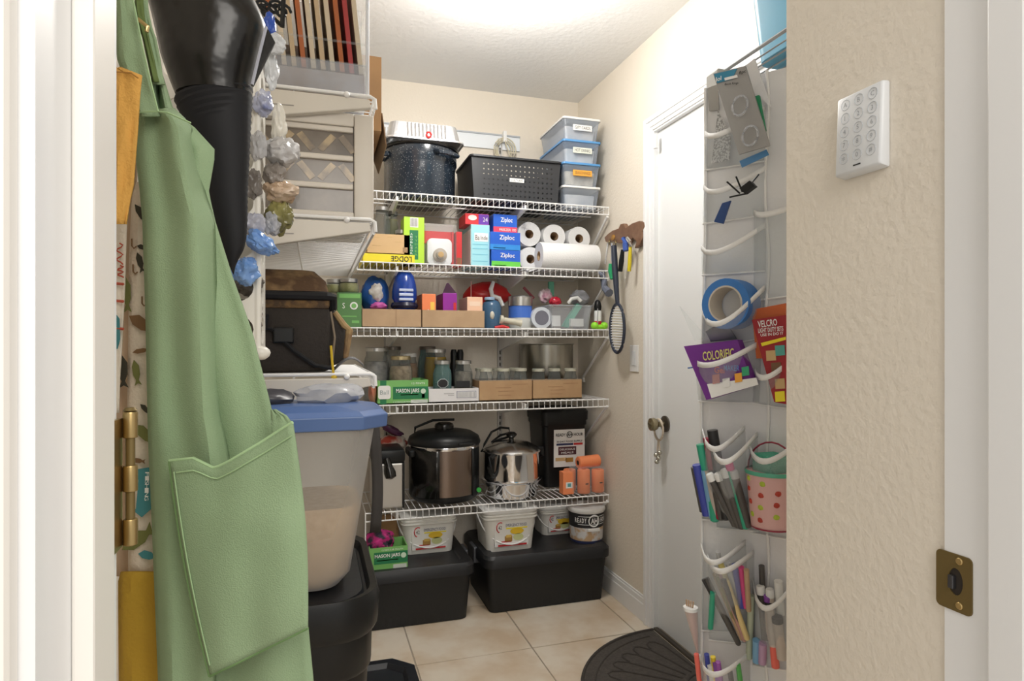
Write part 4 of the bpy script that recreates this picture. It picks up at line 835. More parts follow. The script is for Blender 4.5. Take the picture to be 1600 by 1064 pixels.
MB().box(x0+.10, Yq-.018, z+.075, x0+.15, Yq-.002, z+.115).build('buckle', BLACK, t, bev=.004)
MB().tube([AY(517, 540, Yq-.015), AY(519, 565, Yq-.018), AY(522, 592, Yq-.02)], .0035, 6).build('yellow_cord', M('cord_yellow', (.62, .42, .02), .5), t, smooth=True)
MB().blob(AY(522, 590, Yq-.02), (.008, .006, .008), 3, .2, 2, 2).build('cord_knot', M('cord_yellow', (.62, .42, .02), .5), t, smooth=True)
m = MB().grid(lambda u, v: (x1+.01+.075*v, Yq+.02-.03*math.sin(v*PI)+.028*u, z+.004+.030*math.sin(v*PI*.9)+.004*u), 2, 12); m.build('strap_end', M('strap_grey', (.16, .16, .17), .6), t, smooth=True, solid=.003)
# ---------------------------------------------------------------- drawer unit on the middle left shelf
z = LZ[1]+.005; Yq = 1.715; x0, x1 = -.17, AY(584, 260, Yq).x; zt_ = AY(560, 178, Yq).z; dep = .36
BEI = M('drawer_beige', (.72, .67, .60), .42)
t = T('drawer_unit', 'beige plastic three-drawer unit with woven windows on the middle left shelf', 'drawers', ((x0+x1)/2, Yq+dep/2, z))
MB().box(x0, Yq+.03, z, x1, Yq+dep, zt_).build('body', BEI, t, bev=.010, smooth=True)
xw = AY(551, 260, Yq).x; WEAVE = M('weave_window', (.115, .095, .075), .22, var=(9, (.20, .165, .13), .15), coat=.2)
MB().box(xw+.004, Yq, z, x1, Yq+.03, zt_).build('frame_side', BEI, t, bev=.006, smooth=True)
MB().box(x0, Yq, zt_-.035, xw+.004, Yq+.03, zt_).build('frame_top', BEI, t, bev=.005, smooth=True)
MB().box(x0, Yq, z, xw+.004, Yq+.03, z+.018).build('frame_bottom', BEI, t, bev=.004)
hd = (zt_-.035-z-.018)/3
GLD = M('weave_gold', (.20, .155, .11), .3, var=(22, (.50, .38, .22), .12), coat=.4)
for k in range(3):
    za = z+.018+k*hd; dr = MB().box(x0+.002, Yq+.004, za+hd*.80, xw+.002, Yq+.028, za+hd-.001).build('drawer', BEI, t, bev=.003)
    MB().box(x0+.002, Yq+.014, za, xw+.002, Yq+.028, za+hd*.80).build('window', WEAVE, dr)
    for q in range(5):
        xx = x0+.045+q*.052; s_ = 1 if q % 2 else -1
        if k == 0: continue
        MB().prism([(xx-.024, Yq+.0125, za+hd*(.40-.20*s_)), (xx-.010, Yq+.0125, za+hd*(.40-.33*s_)), (xx+.024, Yq+.0125, za+hd*(.40+.20*s_)), (xx+.010, Yq+.0125, za+hd*(.40+.33*s_))], (0, .003, 0)).build('weave_strip', GLD, dr)
# ---------------------------------------------------------------- top left: clear file bin, cardboard box
z = LZ[0]+.005
Y2 = 1.97; x1 = AY(598, 150, Y2).x
t = T('cardboard_box', 'brown cardboard box with open flaps behind the clear file bin', 'box', (x1-.15, Y2+.2, z))
KB = M('kraft_box', (.36, .20, .085), .8, var=(8, (.30, .165, .07)))
zt2 = AY(585, 88, Y2).z
MB().box(x1-.36, Y2, z, x1-.004, Y2+.45, zt2).build('body', KB, t)
MB().prism([(x1-.003, Y2+.01, z+.06), (x1-.003, Y2+.42, z+.06), (x1+.02, Y2+.36, z-.035), (x1+.014, Y2+.04, z-.03)], (.003, 0, 0)).build('flap', M('kraft_flap', (.26, .165, .09), .8), t)
Yq = 1.725; xa, xb = -.16, AY(574, 60, Yq).x; zb = z+.004; zt_ = 2.18
t = T('file_bin', 'clear acrylic bin of upright file folders on the upper left shelf', 'file bin', ((xa+xb)/2, Yq+.15, zb))
MB().box(xa, Yq, zb, xb, Yq+.003, zb+.085).build('front_panel', CLEAR, t); MB().box(xa, Yq+.02, zb, xb, Yq+.235, zb+.003).build('base', CLEAR, t)
MB().box(xb-.003, Yq, zb, xb, Yq+.235, zt_-.08).build('side_panel', CLEAR, t); MB().box(xa, Yq+.232, zb, xb, Yq+.235, zt_).build('back_panel', CLEAR, t)
for zz, yy in ((zb+.085, Yq), (zb+.006, Yq-.002), (zb+.15, Yq+.02)): MB().tube([(xa, yy, zz), (xb, yy, zz)], .0028, 6).build('edge', FILM, t)
MB().tube([(xb, Yq-.002, zb), (xb, Yq-.002, zt_-.08)], .005, 8).build('corner_post', M('acrylic_post', (.78, .80, .84), .15, trans=.4), t, smooth=True)
ms = [M('folder_cream', (.66, .56, .42), .6), M('folder_rust', (.45, .13, .04), .6), M('folder_cream', 0), M('folder_tan', (.58, .44, .28), .6), M('folder_rust', 0), M('folder_cream', 0), M('folder_tan', 0), M('folder_cream', 0), M('folder_rust', 0), M('folder_red', (.42, .05, .05), .6)]
for k in range(11):
    xx = xa+.03+k*(xb-xa-.05)/10
    o = MB().prism([(xx, Yq+.025, zb+.072), (xx+.012, Yq+.025, zb+.072), (xx-.018, Yq+.025, zb+.36), (xx-.03, Yq+.025, zb+.36)], (0, .19, 0)).build('file_folder', ms[k % 10]); nm = ('first second third fourth fifth sixth seventh eighth ninth tenth eleventh').split()[k]
    tag(o, 'upright paper file folder in the clear bin, %s from the left' % nm, 'folder', 'file folders')
o = MB().box(xa+.004, Yq+.024, zb+.004, xb-.006, Yq+.22, zb+.068).build('document_stack', M('stack_brown', (.34, .20, .12), .6, var=(12, (.5, .45, .45)))); tag(o, 'stack of brown and grey papers lying under the file folders', 'papers')
m = MB()
for k in range(4):
    c = AY(408+k*11, 12+6*(k % 2), 1.30); m.tube([(c.x+.016*math.cos(q*.6)*(1-q*.05), c.y, c.z+.016*math.sin(q*.6)*(1-q*.05)) for q in range(16)], .003, 6)
m.tube([AY(398, 4, 1.30), AY(420, 22, 1.30), AY(440, 40, 1.30)], .004, 6).tube([AY(443, 0, 1.30), AY(441, 42, 1.30)], .005, 6)
tag(m.build('wire_scroll', BLACK, smooth=True), 'black scrolled wire end above the black mitt', 'wire rack')
# ================================================================ left foreground: hanging cloth
PA = Plane((-.212, .805), (.004, .715))         # the bundle of aprons hangs in this plane
def cloth(name, rows, mat, parent, plane, off=0., amp=.008, nx=16, ny=46, folds=2.2, thick=.0022, ph=0., edge=0.):
    y0, y1 = rows[0][0], rows[-1][0]
    def fn(u, v):
        y = y0+v*(y1-y0); _, xl, xr = smooth_rows(rows, y)
        w = amp*math.sin(u*folds*2*PI+ph+1.1*math.sin(v*3+ph))*min(1, 3*u+.25, 3*(1-u)+.25)+amp*.9*noise.noise(Vector((u*3, v*5, ph)))
        w -= edge*((2*u-1)**4)
        return plane.at(xl+u*(xr-xl), y, off+w)
    return MB().grid(fn, nx, ny).build(name, mat, parent, smooth=True, solid=thick)
GA = M('apron_green', (.265, .37, .215), .95, bump=(700, .35), var=(5, (.29, .395, .235)))
GS = M('apron_seam', (.38, .55, .30), .9); GD = M('apron_seam_thread', (.15, .26, .10), .9)
t = T('green_apron', 'light green canvas apron with a big pocket hanging at the left', 'apron', PA.at(330, 1064, -.01))
cloth('back_layer', [(118, 238, 254), (175, 232, 272), (200, 228, 305), (235, 228, 337), (300, 228, 326), (345, 229, 336), (430, 230, 362), (520, 231, 394), (640, 234, 424), (720, 236, 440), (800, 238, 455), (900, 242, 470), (985, 245, 482), (1100, 250, 493)], GA, t, PA, 0., .006, 18, 60, 1.6)
cloth('front_fold', [(170, 214, 272), (195, 212, 298), (240, 213, 306), (300, 220, 320), (345, 224, 335), (500, 229, 339), (600, 231, 343), (650, 232, 347), (690, 233, 356), (735, 235, 362), (800, 238, 350), (900, 242, 340), (1100, 250, 335)], GA, t, PA, .022, .007, 16, 60, 1.3, ph=.8, edge=.02)
cloth('neck_strap', [(-12, 181, 206), (0, 182, 208), (90, 184, 227), (175, 212, 247), (182, 216, 250)], GA, t, PA, .030, .003, 8, 24, .8, edge=.006)
cloth('strap_loop', [(-12, 213, 231), (20, 216, 232), (45, 222, 237), (60, 228, 243), (125, 240, 256), (132, 242, 258)], GA, t, PA, .010, .003, 4, 16, .6)
cloth('strap_end', [(0, 212, 224), (15, 211, 225), (30, 214, 226), (60, 224, 232), (128, 239, 249)], M('apron_olive', (.12, .17, .05), .9), t, PA, .017, .002, 4, 14, .6)
MB().tube([PA.at(216, 30, .03), PA.at(231, 42, .03), PA.at(229, 50, .03)], .0022, 6).build('buckle', BRASS, t)
# pocket
def pk(u, v):
    xt = [(0, 265, 720), (.2, 302, 716), (.36, 335, 732), (.48, 358, 721), (.75, 410, 690), (1, 457, 660)]
    for a, b in zip(xt, xt[1:]):
        if a[0] <= u <= b[0]: q = (u-a[0])/(b[0]-a[0]); X0 = a[1]+q*(b[1]-a[1]); Y0 = a[2]+q*(b[2]-a[2]); break
    X1 = 328+u*(481-328); Y1 = 1056+u*(981-1056)
    bow = 6*math.sin(v*PI)*(1-u)*-1 + 9*math.sin(v*PI)*u
    w = .010*math.sin(PI*min(1, v*1.0))*math.sin(PI*u)+.010*(1-v)*u+.006*noise.noise(Vector((u*3, v*4, 5)))
    return PA.at(X0+(X1-X0)*v+bow, Y0+(Y1-Y0)*v, .046+w)
MB().grid(pk, 22, 26).build('pocket', GA, t, smooth=True, solid=.0025)
MB().tube([pk(i/20, 0) for i in range(21)], .0018, 6).build('pocket_hem', GS, t, smooth=True)
MB().tube([pk(i/20*.93+.05, .055)+Vector((-.0, -.0035, 0)) for i in range(21)], .0007, 4).build('stitching', GS, t)
MB().tube([pk(0, i/20) for i in range(21)], .0018, 6).build('pocket_seam', GD, t, smooth=True)
MB().tube([pk(.028, i/20)+Vector((0, -.003, 0)) for i in range(1, 20)], .0007, 4).build('stitching', GS, t)
MB().tube([pk(i/20, 1) for i in range(21)], .0018, 6).build('pocket_seam', GD, t, smooth=True)
cloth('pocket_back', [(640, 424, 430), (655, 424, 456), (675, 424, 452), (700, 424, 440)], GA, t, PA, .030, .002, 5, 6)
MB().tube([PA.at(x, y, .036) for x, y in ((214, 176), (235, 174), (246, 174), (262, 176), (298, 192))], .0009, 4).build('stitching', GS, t)
MB().tube([PA.at(x, y, .037) for x, y in ((208, 0), (222, 70), (236, 130), (247, 174))], .0009, 4).build('stitching', GS, t)
# long black mitt behind it
PM = Plane((-.22, .93), (-.06, .90))
rows = [(-14, 228, 392), (0, 232, 398), (20, 238, 408), (42, 243, 416), (90, 254, 404), (130, 268, 394), (190, 292, 391), (250, 318, 389), (310, 328, 386), (350, 340, 386), (380, 350, 385), (400, 357, 381), (412, 362, 374), (418, 365, 369)]
t = T('oven_mitt', 'long black oven mitt with glossy cuff and ribbed hand behind the green apron', 'oven mitt', PM.at(366, 418, 0))
def sock(y0, y1, n, name, mat, rib, dep):
    rings = []
    for i in range(n+1):
        y = y0+(y1-y0)*i/n; _, xl, xr = smooth_rows(rows, y); a = PM.at(xl, y); b = PM.at(xr, y); c = (a+b)/2; h = (b-a)/2; nn = Vector((PM.n.x, PM.n.y, 0))
        d = min(dep, h.length*.8)*(1+rib*(i % 2)); hh = h*(1+rib*.6*(i % 2))
        rings.append([c+hh*math.cos(q*PI/12)+nn*d*math.sin(q*PI/12)+Vector((0, 0, .010*math.cos(q*PI/12) if rib else 0)) for q in range(24)])
    return MB().loft(rings).build(name, mat, t, smooth=True)
sock(-14, 150, 16, 'cuff', BLACKG, 0, .045)
sock(146, 418, 56, 'hand', BLACKM, .05, .036)
m = MB().prism([PM.at(416, 40, .04), PM.at(430, 66, .03), PM.at(396, 134, .035), PM.at(392, 132, .04)], (0, .004, 0)); m.build('cuff_flap', BLACKG, t)
MB().tube([PM.at(416, 42, .045), PM.at(404, 90, .046), PM.at(394, 132, .044)], .002, 6).build('piping', M('piping_grey', (.35, .36, .42), .3), t, smooth=True)
# ochre cloth, fishing-print apron, yellow cloth
PB = Plane((-.235, .86), (-.10, .80))
t_o = cloth('ochre_apron', [(106, 176, 190), (109, 176, 212), (118, 176, 222), (150, 176, 219), (220, 176, 213), (290, 176, 208), (350, 176, 197)], M('cloth_ochre', (.72, .39, .09), .9, bump=(240, .5)), None, PA, .045, .004, 8, 20, .5)
tag(t_o, 'ochre orange cloth hanging at the top left beside the door frame', 'cloth')
MB().tube([PA.at(x, y, .052) for x, y in ((178, 112), (205, 114), (216, 122))], .0008, 4).build('stitching', M('stitch_brown', (.45, .22, .05), .9), t_o)
CR = M('apron_cream', (.70, .60, .49), .9, bump=(240, .4))
t = T('fishing_apron', 'cream apron printed with fish and lures hanging behind the green apron', 'apron', PB.at(215, 890, 0))
cloth('panel', [(285, 214, 232), (310, 207, 262), (400, 203, 262), (560, 201, 262), (700, 199, 262), (900, 202, 262)], CR, t, PB, 0, .004, 10, 30, 1)
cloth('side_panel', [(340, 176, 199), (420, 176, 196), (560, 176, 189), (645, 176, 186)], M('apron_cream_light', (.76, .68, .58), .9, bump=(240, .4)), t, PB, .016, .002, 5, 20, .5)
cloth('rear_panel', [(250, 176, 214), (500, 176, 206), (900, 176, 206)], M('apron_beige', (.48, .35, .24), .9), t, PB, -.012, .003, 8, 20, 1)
def print_on(pts, mt, off=.007, nm='fish_print'): return MB().prism([PB.at(x, y, off) for x, y in pts], Vector((PB.n.x, PB.n.y, 0))*.0008).build(nm, mt, t)
FD = M('fish_dark', (.05, .045, .03), .9); FG = M('fish_olive', (.16, .17, .05), .9); FB = M('fish_brown', (.20, .11, .05), .9); FT = M('sign_teal', (.06, .24, .27), .9); FR = M('print_rust_red', (.50, .10, .06), .9)
def fish(x, y, L, w, a, mt, tail=True):
    c, s_ = math.cos(a), math.sin(a); pts = [(-L, 0), (-L*.5, -w), (L*.2, -w*.9), (L*.6, -w*.3), (L, -w*.9), (L*.85, 0), (L, w*.9), (L*.6, w*.3), (L*.2, w*.8), (-L*.5, w*.8)]
    print_on([(x+p*c-q*s_, y+p*s_+q*c) for p, q in pts], mt)
fish(222, 336, 20, 6, 1.0, FD); fish(224, 387, 10, 4, .3, FD); fish(219, 410, 16, 5, 1.3, FD); fish(222, 507, 24, 10, .6, FB); fish(222, 548, 15, 4, -.2, FB); fish(213, 582, 20, 6, 1.4, FG); fish(228, 640, 12, 4, .8, FD)
fish(228, 680, 26, 9, .7, FG); fish(216, 842, 30, 13, -.6, FG); fish(232, 868, 16, 7, .2, FT); fish(217, 720, 10, 4, .1, FB)
for (x, y) in ((206, 380), (222, 470), (208, 420)): MB().tube([PB.at(x, y-7, .008), PB.at(x, y+4, .008), PB.at(x+3, y+8, .008), PB.at(x+7, y+5, .008)], .0009, 4).build('hook_print', FB, t)
print_on([(214, 733), (240, 729), (240, 745), (236, 748), (236, 792), (242, 790), (222, 808), (207, 796), (213, 795), (217, 750), (214, 745)], FT, .009, 'arrow_sign')
for k, ch in enumerate('FISHING'): txt(ch, PB.at(230-.2*k, 741+k*6.3, .0125), .0045, WP, t, .0050, rot=(PI/2, PI/2, -.3))
for (x, y, L_) in ((187, 398, 18), (188, 425, 10)): 
    MB().tube([PB.at(x+5*math.sin(q*1.3), y-L_+q*L_/6, .022) for q in range(12)], .0009, 4).build('rope_print', FR, t)
for y in (443, 470, 513): MB().tube([PB.at(181, y, .022), PB.at(193, y+1, .022)], .0016, 4).build('red_mark', FR, t)
print_on([(181, 490), (187, 498), (188, 530), (184, 545), (180, 545)], FT, .022)
fish(198, 460, 28, 7, 1.5, FG); fish(192, 580, 26, 8, 1.5, FD)
t_y = cloth('yellow_cloth', [(893, 190, 262), (900, 186, 262), (960, 186, 262), (1100, 187, 270)], M('cloth_mustard', (.44, .27, .025), .9, bump=(200, .4)), None, PB, .012, .004, 8, 14, 1)
tag(t_y, 'mustard yellow cloth hanging at the lower left beneath the fishing apron', 'cloth')
# wall hooks the cloth hangs on
for (px, py, l) in ((196, -30, 'brass coat hook holding the green apron'), (300, -40, 'brass coat hook holding the black mitt')):
    c = AX(px-120, 500, XL); y = .84 if px < 250 else .93; z_ = 1.64
    o = MB().tube([(XL, y, z_), (XL+.03, y, z_), (XL+.05, y, z_+.02)], .006, 8).build('coat_hook', BRASS, smooth=True); tag(o, l, 'hook', 'coat hooks')
# bag dispenser: pierced plastic holder on the left wall
xd0, xd1, yd0, yd1 = XL, -.088, 1.135, 1.27; zb, zt_ = AY(398, 557, yd0).z, AY(398, 78, yd0).z
t = T('bag_holder', 'white plastic bag holder with oval holes beside the black mitt', 'bag holder', ((xd0+xd1)/2, (yd0+yd1)/2, zb))
BH = M('holder_white', (.80, .78, .72), .35)
hol = []
for k in range(7):
    zc_ = zb+.045+k*(zt_-zb-.09)/6
    hol.append([(xd1-.036+.027*math.cos(q*PI/8), yd0, zc_+.024*math.sin(q*PI/8)) for q in range(16)])
    hol.append([(xd0+.045+.028*math.cos(q*PI/8), yd0, zc_+.024*math.sin(q*PI/8)) for q in range(16)])
MB().plate([(xd0, yd0, zb), (xd1, yd0, zb), (xd1, yd0, zt_), (xd0, yd0, zt_)], hol, (0, .004, 0)).build('near_face', BH, t)
hol = [[(xd1, yd0+.068+.032*math.cos(q*PI/8), zb+.045+k*(zt_-zb-.09)/6+.024*math.sin(q*PI/8)) for q in range(16)] for k in range(7)]
MB().plate([(xd1, yd0, zb), (xd1, yd1, zb), (xd1, yd1, zt_), (xd1, yd0, zt_)], hol, (-.004, 0, 0)).build('room_face', BH, t)
MB().box(xd0, yd1-.004, zb, xd1, yd1, zt_).build('far_face', BH, t)
MB().tube([(xd1-.003, yd0+.002, zb), (xd1-.003, yd0+.002, zt_)], .005, 8).build('corner', BH, t, smooth=True)
MB().blob((xd1+.002, yd0+.004, zb+.006), (.016, .012, .012), 2, .1, 2, 2).build('foot', BH, t, smooth=True)
def gm(n, c, c2=None, tr=.12): return M('poly_'+n, c, .22, trans=tr, bump=(22, 1), var=(18, c2, .15) if c2 else None)
bags = [(403, 228, 13, 24, yd0, gm('grey', (.42, .42, .43), (.62, .62, .64)), 'grey crumpled shopping bag poking from a middle hole of the holder'),
 (441, 236, 26, 22, yd0+.03, gm('silver', (.50, .48, .46), (.68, .68, .70)), 'large silvery crumpled shopping bag bulging to the right of the holder'),
 (396, 288, 13, 24, yd0, gm('charcoal', (.12, .10, .09), (.26, .24, .22)), 'dark brown crumpled bag in the holder below the grey bag'),
 (428, 272, 17, 20, yd0+.03, gm('taupe', (.22, .19, .16), (.38, .35, .33)), 'taupe crumpled bag below the silvery one'),
 (440, 300, 26, 18, yd0+.04, gm('tan', (.55, .38, .24), (.66, .52, .40)), 'tan translucent bag above the olive one'),
 (436, 338, 22, 28, yd0+.05, gm('olive', (.28, .26, .09), (.10, .09, .04), .03), 'olive striped twisted bag at the right of the holder'),
 (410, 160, 15, 21, yd0-.005, gm('navywhite', (.66, .68, .74), (.02, .06, .32), .03), 'white and navy bag poking from the upper part of the holder'),
 (436, 196, 12, 34, yd0+.03, gm('cream', (.74, .70, .60), (.80, .77, .70)), 'cream bag hanging at the right edge of the holder'),
 (425, 112, 10, 30, yd0+.04, gm('mist', (.62, .64, .66), (.75, .77, .80)), 'misty clear bag at the top right of the holder'),
 (398, 350, 16, 20, yd0, gm('lilac', (.38, .40, .50), (.55, .55, .62)), 'greyish lilac bag above the blue ones'),
 (426, 350, 13, 18, yd0+.03, gm('smoke', (.34, .35, .38), (.55, .56, .60)), 'smoky bag between the lilac and olive bags'),
 (408, 380, 26, 15, yd0-.01, gm('blue', (.13, .29, .66), (.24, .42, .80), .03), 'upper bright blue bag sticking out of the holder'),
 (383, 424, 22, 22, yd0-.015, gm('blue', 0), 'lower bright blue bag hanging below the mitt'),
 (421, 40, 9, 20, yd0+.02, gm('royal', (.02, .07, .40), (.05, .12, .5), .03), 'royal blue bag at the very top of the holder'),
 (431, 70, 14, 16, yd0+.02, gm('mist', 0), 'misty clear bag just below the royal blue one'),
 (384, 500, 26, 34, yd0+.06, gm('charcoal', 0), 'dark bag visible through the lowest holes of the holder'), (384, 440, 26, 22, yd0+.065, gm('charcoal', 0), 'dark bag inside the holder behind the lower blue bag')]
for k, (px, py, rx, ry, Y, mt, l) in enumerate(bags):
    c = AY(px, py, Y); s_ = D(px, Y)/F; rot = .6 if 'upper bright' in l else (-.4 if 'lower bright' in l else 0)
    o = MB().blob(c, (rx*s_*.95, min(.030, rx*s_), ry*s_*.95), 60+k, .34, 1.8, 4, rot).build('plastic_bag', mt, smooth=True); tag(o, l, 'plastic bag', 'bags in the holder')
# hinge on the left jamb
HBR = M('hinge_brass', (.40, .29, .13), .35, 1)
zh0, zh1 = AY(200, 857, .48).z, AY(200, 645, .48).z
xk = AY(203, 700, .486).x
t = MB().box(XJL, .452, zh0, XJL+.002, .486, zh1-.004).build('hinge', HBR, jl); t['label'] = 'brass door hinge without its door'
for k in range(5):
    za = zh0+(zh1-zh0)*k/5; zb_ = zh0+(zh1-zh0)*(k+1)/5
    if k % 2 == 0: MB().lathe((xk, .487, za), [(.0042, .0006), (.0046, .001), (.0046, zb_-za-.001), (.0042, zb_-za)], 16).build('knuckle', HBR, t, smooth=True)
MB().lathe((xk, .487, zh0), [(.003, 0), (.003, zh1-zh0), (.0046, zh1-zh0+.001), (.003, zh1-zh0+.003)], 12).build('pin', DBRASS, t, smooth=True)
# ================================================================ right foreground
# strike plate
t = T('strike_plate', 'antique brass strike plate on the right door jamb', 'strike plate', (XJR-.002, .465, .932))
ys = lambda px: AX(px, 900, XJR).y
za, zb_ = AX(1500, 963, XJR).z, AX(1500, 872, XJR).z
za, zb_ = .905, .962
hole = [(XJR-.0025, .4665+.0075*math.cos(q*PI/10), .9345+.0135*math.sin(q*PI/10)) for q in range(20)]
MB().plate([(XJR-.0025, p[0], p[1]) for p in rr(.4685, (za+zb_)/2, .0185, (zb_-za)/2, .005, 0, 4)], [hole], (.002, 0, 0)).build('plate', DBRASS, t)
MB().box(XJR-.0012, .458, .919, XJR-.0009, .476, .950).build('mortise_shade', HOLLOW_SHADE, t)  # dark plate painted as the shade inside the strike hole
MB().prism([hole[q] for q in range(9, 20)]+[hole[0]], (.0012, 0, 0)).build('lip', BRASS, t) if False else None
MB().box(XJR-.006, .4665, .927, XJR-.001, .4725, .9405).build('latch_tongue', M('latch_steel', (.10, .10, .11), .3, .8), t, bev=.001)
for zz in (.956, .912): MB().lathe((XJR-.0022, .4625, zz), [(.0036, 0), (.0036, -.001), (.003, -.0016)], 14, axis='x').build('screw', BRASS, t, smooth=True)
# keypad on the wall
t = T('keypad', 'white alarm keypad with round buttons on the cream wall', 'keypad', (XJR, .577, 1.37))
ya, yb = .548, .606; zk0, zk1 = 1.368, 1.466; KW = M('keypad_white', (.72, .74, .76), .35)
MB().prism([(XJR+.002, ya-.004, zk0), (XJR-.012, ya-.002, zk0+.004), (XJR-.008, ya-.002, zk1), (XJR+.002, ya-.004, zk1)], (0, yb-ya+.006, 0)).build('body', KW, t, bev=.003, smooth=True)
def kp(u, v, o=.0): # u 0..1 far->near, v 0..1 bottom->top
    return Vector((XJR-.012+.004*v-o, yb-(yb-ya)*u, zk0+.004+(zk1-zk0-.004)*v))
KR = M('key_ring', (.48, .50, .53), .4)
for i in range(3):
    for j in range(5):
        c = kp(.17+.33*i, .20+.17*j, .0004)
        MB().tube([c+Vector((0, .0062*math.cos(q*PI/7), .0062*math.sin(q*PI/7))) for q in range(14)], .0004, 4, True).build('button', KR, t)
        ch = ('*', '7', '4', '1', 'A')[j] if i == 0 else (('0', '8', '5', '2', 'B')[j] if i == 1 else ('#', '9', '6', '3', 'C')[j])
        txt(ch, c+Vector((-.0006, 0, 0)), .0055, M('key_ink', (.30, .32, .35), .5), t, rot=(PI/2, 0, -PI/2))
c = kp(.5, .075, .0006); MB().box(c.x, c.y-.005, c.z-.0007, c.x+.001, c.y+.005, c.z+.0007).build('indicator', INK, t)
# knob, key ring and bells on the far door
c = AX(1030, 660, XR+.016)
yk, zk = c.y-.05, c.z
t = MB().lathe((XR+.006, yk, zk), [(.012, 0), (.011, -.025), (.022, -.034), (.027, -.045), (.025, -.058), (.012, -.064), (.002, -.065)], 24, axis='x').build('door_knob', M('knob_brass', (.36, .31, .20), .25, .9), dl, smooth=True); t['label'] = 'antique brass round door knob'
MB().lathe((XR+.016, yk, zk), [(.033, 0), (.033, -.006), (.018, -.012)], 24, axis='x').build('rose', M('rose_dark', (.16, .15, .13), .3, .9), t, smooth=True)
t = T('bell_cord', 'pale cord loop with small silver bells hanging from the door knob', 'bells', (XR-.02, yk, zk-.14))
xx = XR-.016
MB().tube([(xx, yk+.034*math.sin(q*2*PI/20), zk-.022+.042*math.cos(q*2*PI/20)) for q in range(20)], .0045, 8, True).build('ring', M('cord_pale', (.62, .53, .42), .7), t, smooth=True)
for dy in (-.008, .008): MB().tube([(xx, yk+dy*.3, zk-.062), (xx, yk+dy, zk-.10), (xx, yk+dy, zk-.145)], .003, 6).build('ribbon', M('cord_pale', 0), t)
for (dy, dz) in ((.012, -.125), (-.006, -.135), (.006, -.152), (-.014, -.112)): MB().blob((xx-.004, yk+dy, zk+dz), (.010, .010, .010), 1, 0, 1, 2).build('bell', M('bell_silver', (.55, .54, .48), .25, .9), t, smooth=True)
o = MB().box(*(AX(1022, 232, XR-.02)-Vector((0, .010, 0))), *(AX(1022, 210, XR-.02)+Vector((.012, .010, 0)))).build('door_sensor', WHITE, bev=.002); tag(o, 'small white contact sensor at the top corner of the white side door', 'sensor')
# light switch
c = AX(992, 560, XR); t = T('light_switch', 'white rocker light switch plate beside the white side door', 'light switch', c)
MB().box(XR-.006, c.y-.036, c.z-.058, XR, c.y+.036, c.z+.058).build('plate', WHITE, t, bev=.002); MB().box(XR-.009, c.y-.016, c.z-.032, XR-.006, c.y+.016, c.z+.032).build('rocker', M('rocker', (.74, .76, .78), .35), t, bev=.002)
# animal-shaped hook board with things hanging from it
def W1(px, py, off=.02): return AX(px, py, XR-off)
BRN = M('hook_brown', (.17, .085, .05), .4, var=(20, (.25, .14, .08)))
ol = [(944, 371), (950, 365), (957, 360), (966, 357), (969, 350), (974, 349), (977, 356), (987, 349), (998, 345), (1006, 347), (1007, 354), (1003, 362), (1004, 372), (998, 384), (991, 388), (994, 378), (989, 372), (980, 380), (966, 380), (955, 377), (946, 378)]
t = T('hook_board', 'brown animal-shaped wooden hook board on the right wall', 'hook board', W1(974, 385, .0))
MB().prism([W1(x, y, .022) for x, y in ol], (.021, 0, 0)).build('board', BRN, t, bev=.003)
for (x, y) in ((952, 378), (962, 379), (974, 380), (983, 378)): MB().tube([W1(x, y-4, .022), W1(x, y-2, .045), W1(x, y+4, .048), W1(x, y, .058)], .0025, 6).build('hook', DBRASS, t)
MB().blob(W1(958, 371, .024), (.004, .018, .013), 2, .1, 2, 2).build('painted_spot', M('spot_ochre', (.40, .20, .03), .4), t, smooth=True)
NAV = M('racket_navy', (.025, .032, .055), .4)
t = T('racket', 'navy electric racket with white strings hanging from the hook board', 'racket', W1(963, 552, .07)); po = .065
el = lambda q, k=1: W1(964.5+11*k*math.cos(q), 513+38*k*math.sin(q), po)
MB().tube([el(q*2*PI/30) for q in range(30)], .007, 8, True).build('frame', NAV, t, smooth=True)
m = MB()
for k in range(17):
    yy = 513-33+k*4.1; w = 10*math.sqrt(max(0, 1-((yy-513)/37)**2)); m.tube([W1(964.5-w, yy, po), W1(964.5+w, yy+1, po)], .0024, 4)
STUFF(m.build('strings', M('string_white', (.75, .76, .78), .4), t))
MB().tube([W1(965, 476, po), W1(963, 450, po), W1(961, 420, po), W1(959, 384, po)], [.009, .012, .014, .013], 10).build('handle', NAV, t, smooth=True)
